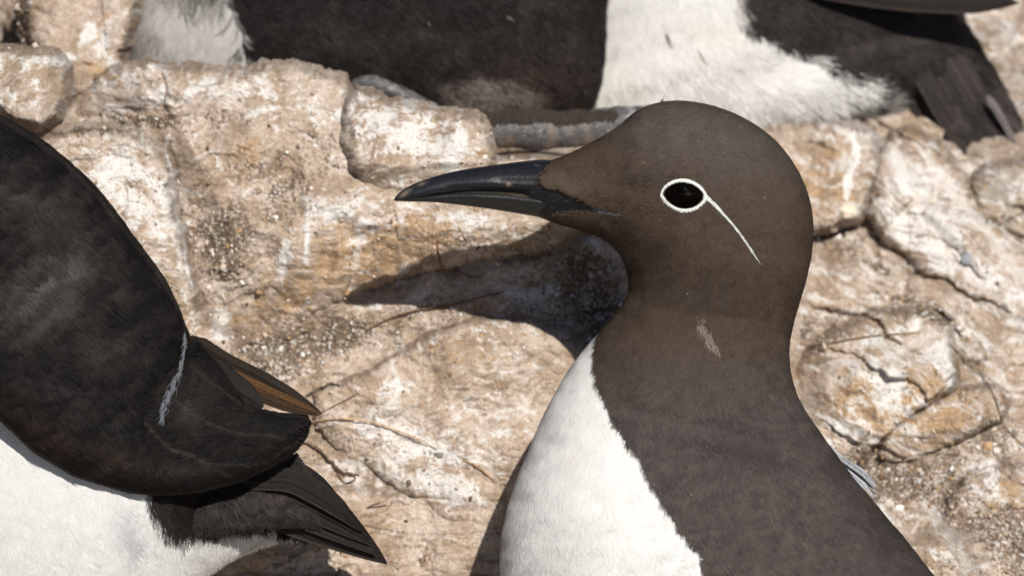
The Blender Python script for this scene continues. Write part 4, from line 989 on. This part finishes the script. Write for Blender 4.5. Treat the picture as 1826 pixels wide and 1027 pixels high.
# ================================================================== the crouching guillemot behind, upper left
B3 = thing('guillemot', W(620, 330, -880), 'dark guillemot crouching behind the ridge with fluffy grey-white flank and scaly grey feet', 'bird', 'guillemots on the ledge')
secs = [(178,-60,186,-200,10,0),(196,40,196,-330,70,0),(216,110,220,-400,120,0),(270,170,280,-440,160,0),(380,215,390,-460,190,0),(520,235,530,-470,205,0),(680,236,690,-470,210,0),(820,232,830,-450,205,0),
        (940,224,950,-420,190,0),(1010,212,1020,-380,165,0),(1050,196,1058,-340,135,0),(1070,150,1074,-260,90,0),(1078,90,1080,-180,40,0),(1082,0,1083,-100,5,0)]
bod3 = Loft(secs, -880, 420, 300)
EDGE3 = [(-200,-300),(405,-300),(395,-10),(412,14),(428,50),(436,95),(448,140),(460,260),(-200,400)]
def col3(x, y, w):
    n = fbm(x, y, 80, 4, 260); n2 = fbm(x, y, 28, 4, 261, .6)
    c = np.ones(x.shape + (3,)) * np.array([.018, .015, .0145])
    c = mix(c, np.array([.042, .035, .031]), sst(-.1, .8, n + .3 * n2) * .8)
    c = mix(c, np.array([.33, .28, .25]), np.clip(sst(.25, 1.1, blobs(x, y, [(880,168,80,34,8,1.6),(830,185,60,20,0,.7),(760,140,50,22,30,.25)], (n2 * 14, n * 10)) + .12 * n2), 0, 1) * .75)
    c = mix(c, np.array([.085, .062, .048]), np.clip(blobs(x, y, [(940,140,160,70,0,.5),(700,60,80,30,0,.2)], (n * 25, n2 * 16)), 0, 1) * .7)
    e = sdf(x + fbm(x, y, 24, 3, 262) * 10, y, EDGE3)
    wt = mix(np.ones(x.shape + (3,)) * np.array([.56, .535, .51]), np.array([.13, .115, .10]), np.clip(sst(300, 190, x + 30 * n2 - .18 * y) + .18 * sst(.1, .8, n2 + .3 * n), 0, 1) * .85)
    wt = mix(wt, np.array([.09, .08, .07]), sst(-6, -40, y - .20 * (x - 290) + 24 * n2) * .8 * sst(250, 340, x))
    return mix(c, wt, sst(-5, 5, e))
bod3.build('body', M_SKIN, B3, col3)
def dir3(x, y):
    wh = inside(x, y, EDGE3)
    return np.where(wh, -.35, .55), np.where(wh, .95, .7)
bod3.plumage(B3, 90000, col3, lambda x, y: np.where(inside(x, y, EDGE3), 42, 22), lambda x, y: 2.6, seed=3, lift=.10, var=.12, nrand=.15, dirf=dir3, back=.02, speck=.0006)
# droplets / specks caught in the dark plumage
def leg(name, pts, rads, parent, w, seed, col=(.075, .071, .072), flat=.9):
    p = spline(np.hstack([np.array(pts, float), np.array(rads, float)[:, None]]), 180)
    th = np.linspace(0, 2 * np.pi, 64, endpoint=False)
    tx, ty = np.gradient(p[:, 0]), np.gradient(p[:, 1]); l = np.hypot(tx, ty); nx, ny = -ty / l, tx / l
    a = p[:, 3][:, None] * np.cos(th); b = p[:, 3][:, None] * np.sin(th) * flat
    s = np.cumsum(l)[:, None]
    # small net-like scales
    kn = 1 + .10 * fbm(s * 1.0 + 0 * th[None], 0 * s + 3 * th[None], 40, 3, seed + 7) + .06 * np.sin(s / 17.)
    a = a * kn; b = b * kn
    i_ = (s + 5 * fbm(s + 0 * th, 20 * th[None] + 0 * s, 18, 3, seed)) / 6.0; j_ = (th[None] * p[:, 3].mean() + 5 * fbm(s + 0 * th, 20 * th[None] + 0 * s, 15, 3, seed + 3)) / 5.0
    sc_ = np.cos(2 * np.pi * (i_ + .5 * np.floor(j_))) * .5 + np.cos(2 * np.pi * j_) * .5
    k = 1 + .05 * sc_
    x = p[:, 0][:, None] + nx[:, None] * a * k; y = p[:, 1][:, None] + ny[:, None] * a * k; z = w + p[:, 2][:, None] + b * k
    V = W(x, y, z).reshape(-1, 3)
    c = np.array(col)[None, None] * (1 + .7 * np.clip(sc_, -1, .6))[..., None] * (1 + .4 * fbm(x, y, 22, 3, seed))[..., None]
    c = mix(c, np.array([.34, .31, .29]), sst(.15, .9, fbm(x, y, 26, 4, seed + 1, .6) * 1.2 + .35 * sc_ - .012 * (y - p[:, 1][:, None])) * .75)
    c = mix(c, SOIL, sst(.1, .8, fbm(x, y, 30, 3, seed + 2) + .02 * (y - p[:, 1][:, None])) * .7)
    F = grid_faces(180, 64, True)
    return mesh_obj(name, V, [F], M_FOOT, parent, col=np.clip(c.reshape(-1, 3), .01, .8))
lg = leg('tarsus', [(830,226,0),(880,232,0),(960,234,0),(1040,232,0),(1110,222,0),(1180,215,0)], [10,28,32,30,33,26], B3, -600, 5, flat=.8)
ft = leg('foot', [(622,162,0),(632,152,0),(660,149,0),(700,162,0),(740,182,0),(790,204,0),(850,225,0)], [1.5,8,14,15,13,12,14], B3, -640, 8)
leg('claw', [(612,166,0),(618,160,0),(630,153,0),(640,152,0)], [.6,3,6,5], ft, -636, 9, (.05,.05,.055))
leg('toe', [(700,160,-30),(725,176,-30),(750,190,-30),(800,206,-30)], [4,9,9,8], ft, -625, 12, (.34,.35,.37))

rs = np.random.RandomState(33); n_ = 2600
fx = 800 + rs.rand(n_) * 300; fy = 196 + 14 * rs.rand(n_) + 5 * fbm(fx, fx * 0, 30, 3, 9)
strands('belly_fringe', B3, fx, fy, -575 + rs.rand(n_) * 6, -.25 + .35 * rs.randn(n_), np.ones(n_), 17, 2.2, (.06, .048, .040), lift=-.3, seed=6)
# ================================================================== the white-bellied guillemot behind, upper right
B4 = thing('guillemot', W(1350, 330, -960), 'white-bellied guillemot at the top behind the brown head, ruffled dark tail drooping to the right', 'bird', 'guillemots on the ledge')
secs = [(950,-420,1250,-480,30,0),(930,-330,1380,-420,120,0),(950,-180,1520,-310,180,0),(980,-40,1620,-200,200,0),(1000,50,1680,-100,205,0),(1000,110,1700,-40,205,0),(990,165,1712,0,205,0),(990,215,1716,24,200,0),(1130,258,1722,40,195,0),
       (1260,262,1728,54,185,0),(1380,232,1736,66,165,0),(1480,222,1744,80,140,0),(1535,222,1752,94,110,0),(1566,200,1760,108,80,10),(1590,176,1770,126,64,30),(1622,190,1782,150,50,55),(1650,222,1796,180,36,80),(1672,256,1810,214,24,95),(1700,284,1820,246,8,105)]
bod4 = Loft(secs, -1040, 460, 320)
DARK4 = [(1318,-500),(1312,-40),(1316,10),(1326,46),(1352,66),(1390,80),(1432,96),(1478,118),(1518,140),(1540,156),(1554,176),(1562,205),(1570,260),(1600,400),(1900,400),(1900,-500)]
def col4(x, y, w):
    n = fbm(x, y, 80, 4, 360); n2 = fbm(x, y, 26, 4, 361, .6)
    c = np.ones(x.shape + (3,)) * np.array([.026, .021, .020])
    c = mix(c, np.array([.050, .041, .038]), sst(-.1, .7, n + .4 * n2) * .8)
    sk = fbn((x * .5 - y * .35) * 2, (x * .6 + y * .2) * .35, 16, 3, 364)
    c = mix(c, np.array([.085, .070, .064]), sst(-.2, 1.2, sk) * sst(90, 190, y) * sst(1540, 1640, x) * .8)
    e = sdf(x + fbm(x * 2, y, 24, 3, 362) * 9, y + fbm(x * 2, y, 24, 3, 363) * 12, DARK4)
    wt = np.array([.695, .68, .645]) * (1 + .03 * n2)[..., None]
    wt = mix(wt, np.array([.60, .52, .42]), np.clip(blobs(x, y, [(1260,40,60,20,10,.25),(1240,86,8,8,0,.4),(1120,120,6,14,-20,.4),(1265,38,9,5,20,.4),(1430,225,90,12,8,.35),(1320,180,60,20,0,.12)], (n2 * 8, n2 * 8)), 0, 1))
    wt = mix(wt, np.array([.12, .075, .05]), sst(.4, .9, blobs(x, y, [(1185,57,5,4,0,1.1),(1240,85,3,3,0,.8)])))
    wt = mix(wt, np.array([.40, .37, .33]), np.clip(blobs(x, y, [(1311,10,5,60,-4,.8),(1090,215,30,20,0,.3)]), 0, 1))
    return mix(wt, c, sst(-5, 5, e))
bod4.build('body', M_SKIN, B4, col4)
def dir4(x, y):
    wh = ~inside(x, y, DARK4)
    k = sst(1080, 1500, x)
    return np.where(wh, .05 + .85 * k, .65), np.where(wh, 1 - .62 * k, .76)
bod4.plumage(B4, 130000, col4, lambda x, y: np.where(inside(x, y, DARK4), 26, 34 + 34 * sst(70, 160, y)), lambda x, y: 2.2, seed=4, lift=.11, var=.10, dirf=dir4, back=.02)
rt = np.random.RandomState(5)
for k in range(17):
    f = k / 16; j = rt.randn(6)
    feather('tail_feather', B4, [(1612 + 100 * f, 90 + 6 * f, 20), (1655 + 98 * f + 3 * j[0], 165 + 8 * f, 10), (1692 + 104 * f + 4 * j[1], 228 + 4 * f, -10), (1716 + 112 * f + 6 * j[2], 284 - 16 * f + 7 * j[3], 0)], 12 + 1.5 * j[4], -925 - 2 * k + 9 * j[5],
            np.array([.030, .0245, .0225]) * (1 + .5 * abs(j[0])), edge=(.085, .07, .064), seed=50 + k, sharp=.45)
feather('tail_feather', B4, [(1760,170,0),(1780,200,0),(1806,250,-20),(1818,285,-40)], 6, -890, (.16, .135, .13), seed=61, sharp=.6)
for k in range(5):
    feather('tail_covert', B4, [(1628 + 9 * k, 165 + 3 * k, 0), (1640 + 10 * k, 215, -15), (1655 + 12 * k, 262 + 5 * math.sin(k), -50)], 6, -935, (.03, .024, .02), edge=(.08, .065, .055), seed=70 + k, sharp=.6)
for k, (dy, wd, c_) in enumerate([(0, 15, (.020, .016, .014)), (-12, 18, (.026, .021, .018)), (-26, 22, (.020, .016, .014))]):
    feather('wing_feather', B4, [(1360,-40 + dy,-40),(1480,-14 + dy,0),(1600,4 + dy,10),(1720,10 + dy,0),(1818 - 4 * k,5 + dy * .8,-20)], wd, -812 - 10 * k, c_, edge=(.05, .038, .032), seed=80 + k, sharp=.82)

for o in bpy.data.objects:
    if '_org' in o: del o['_org']
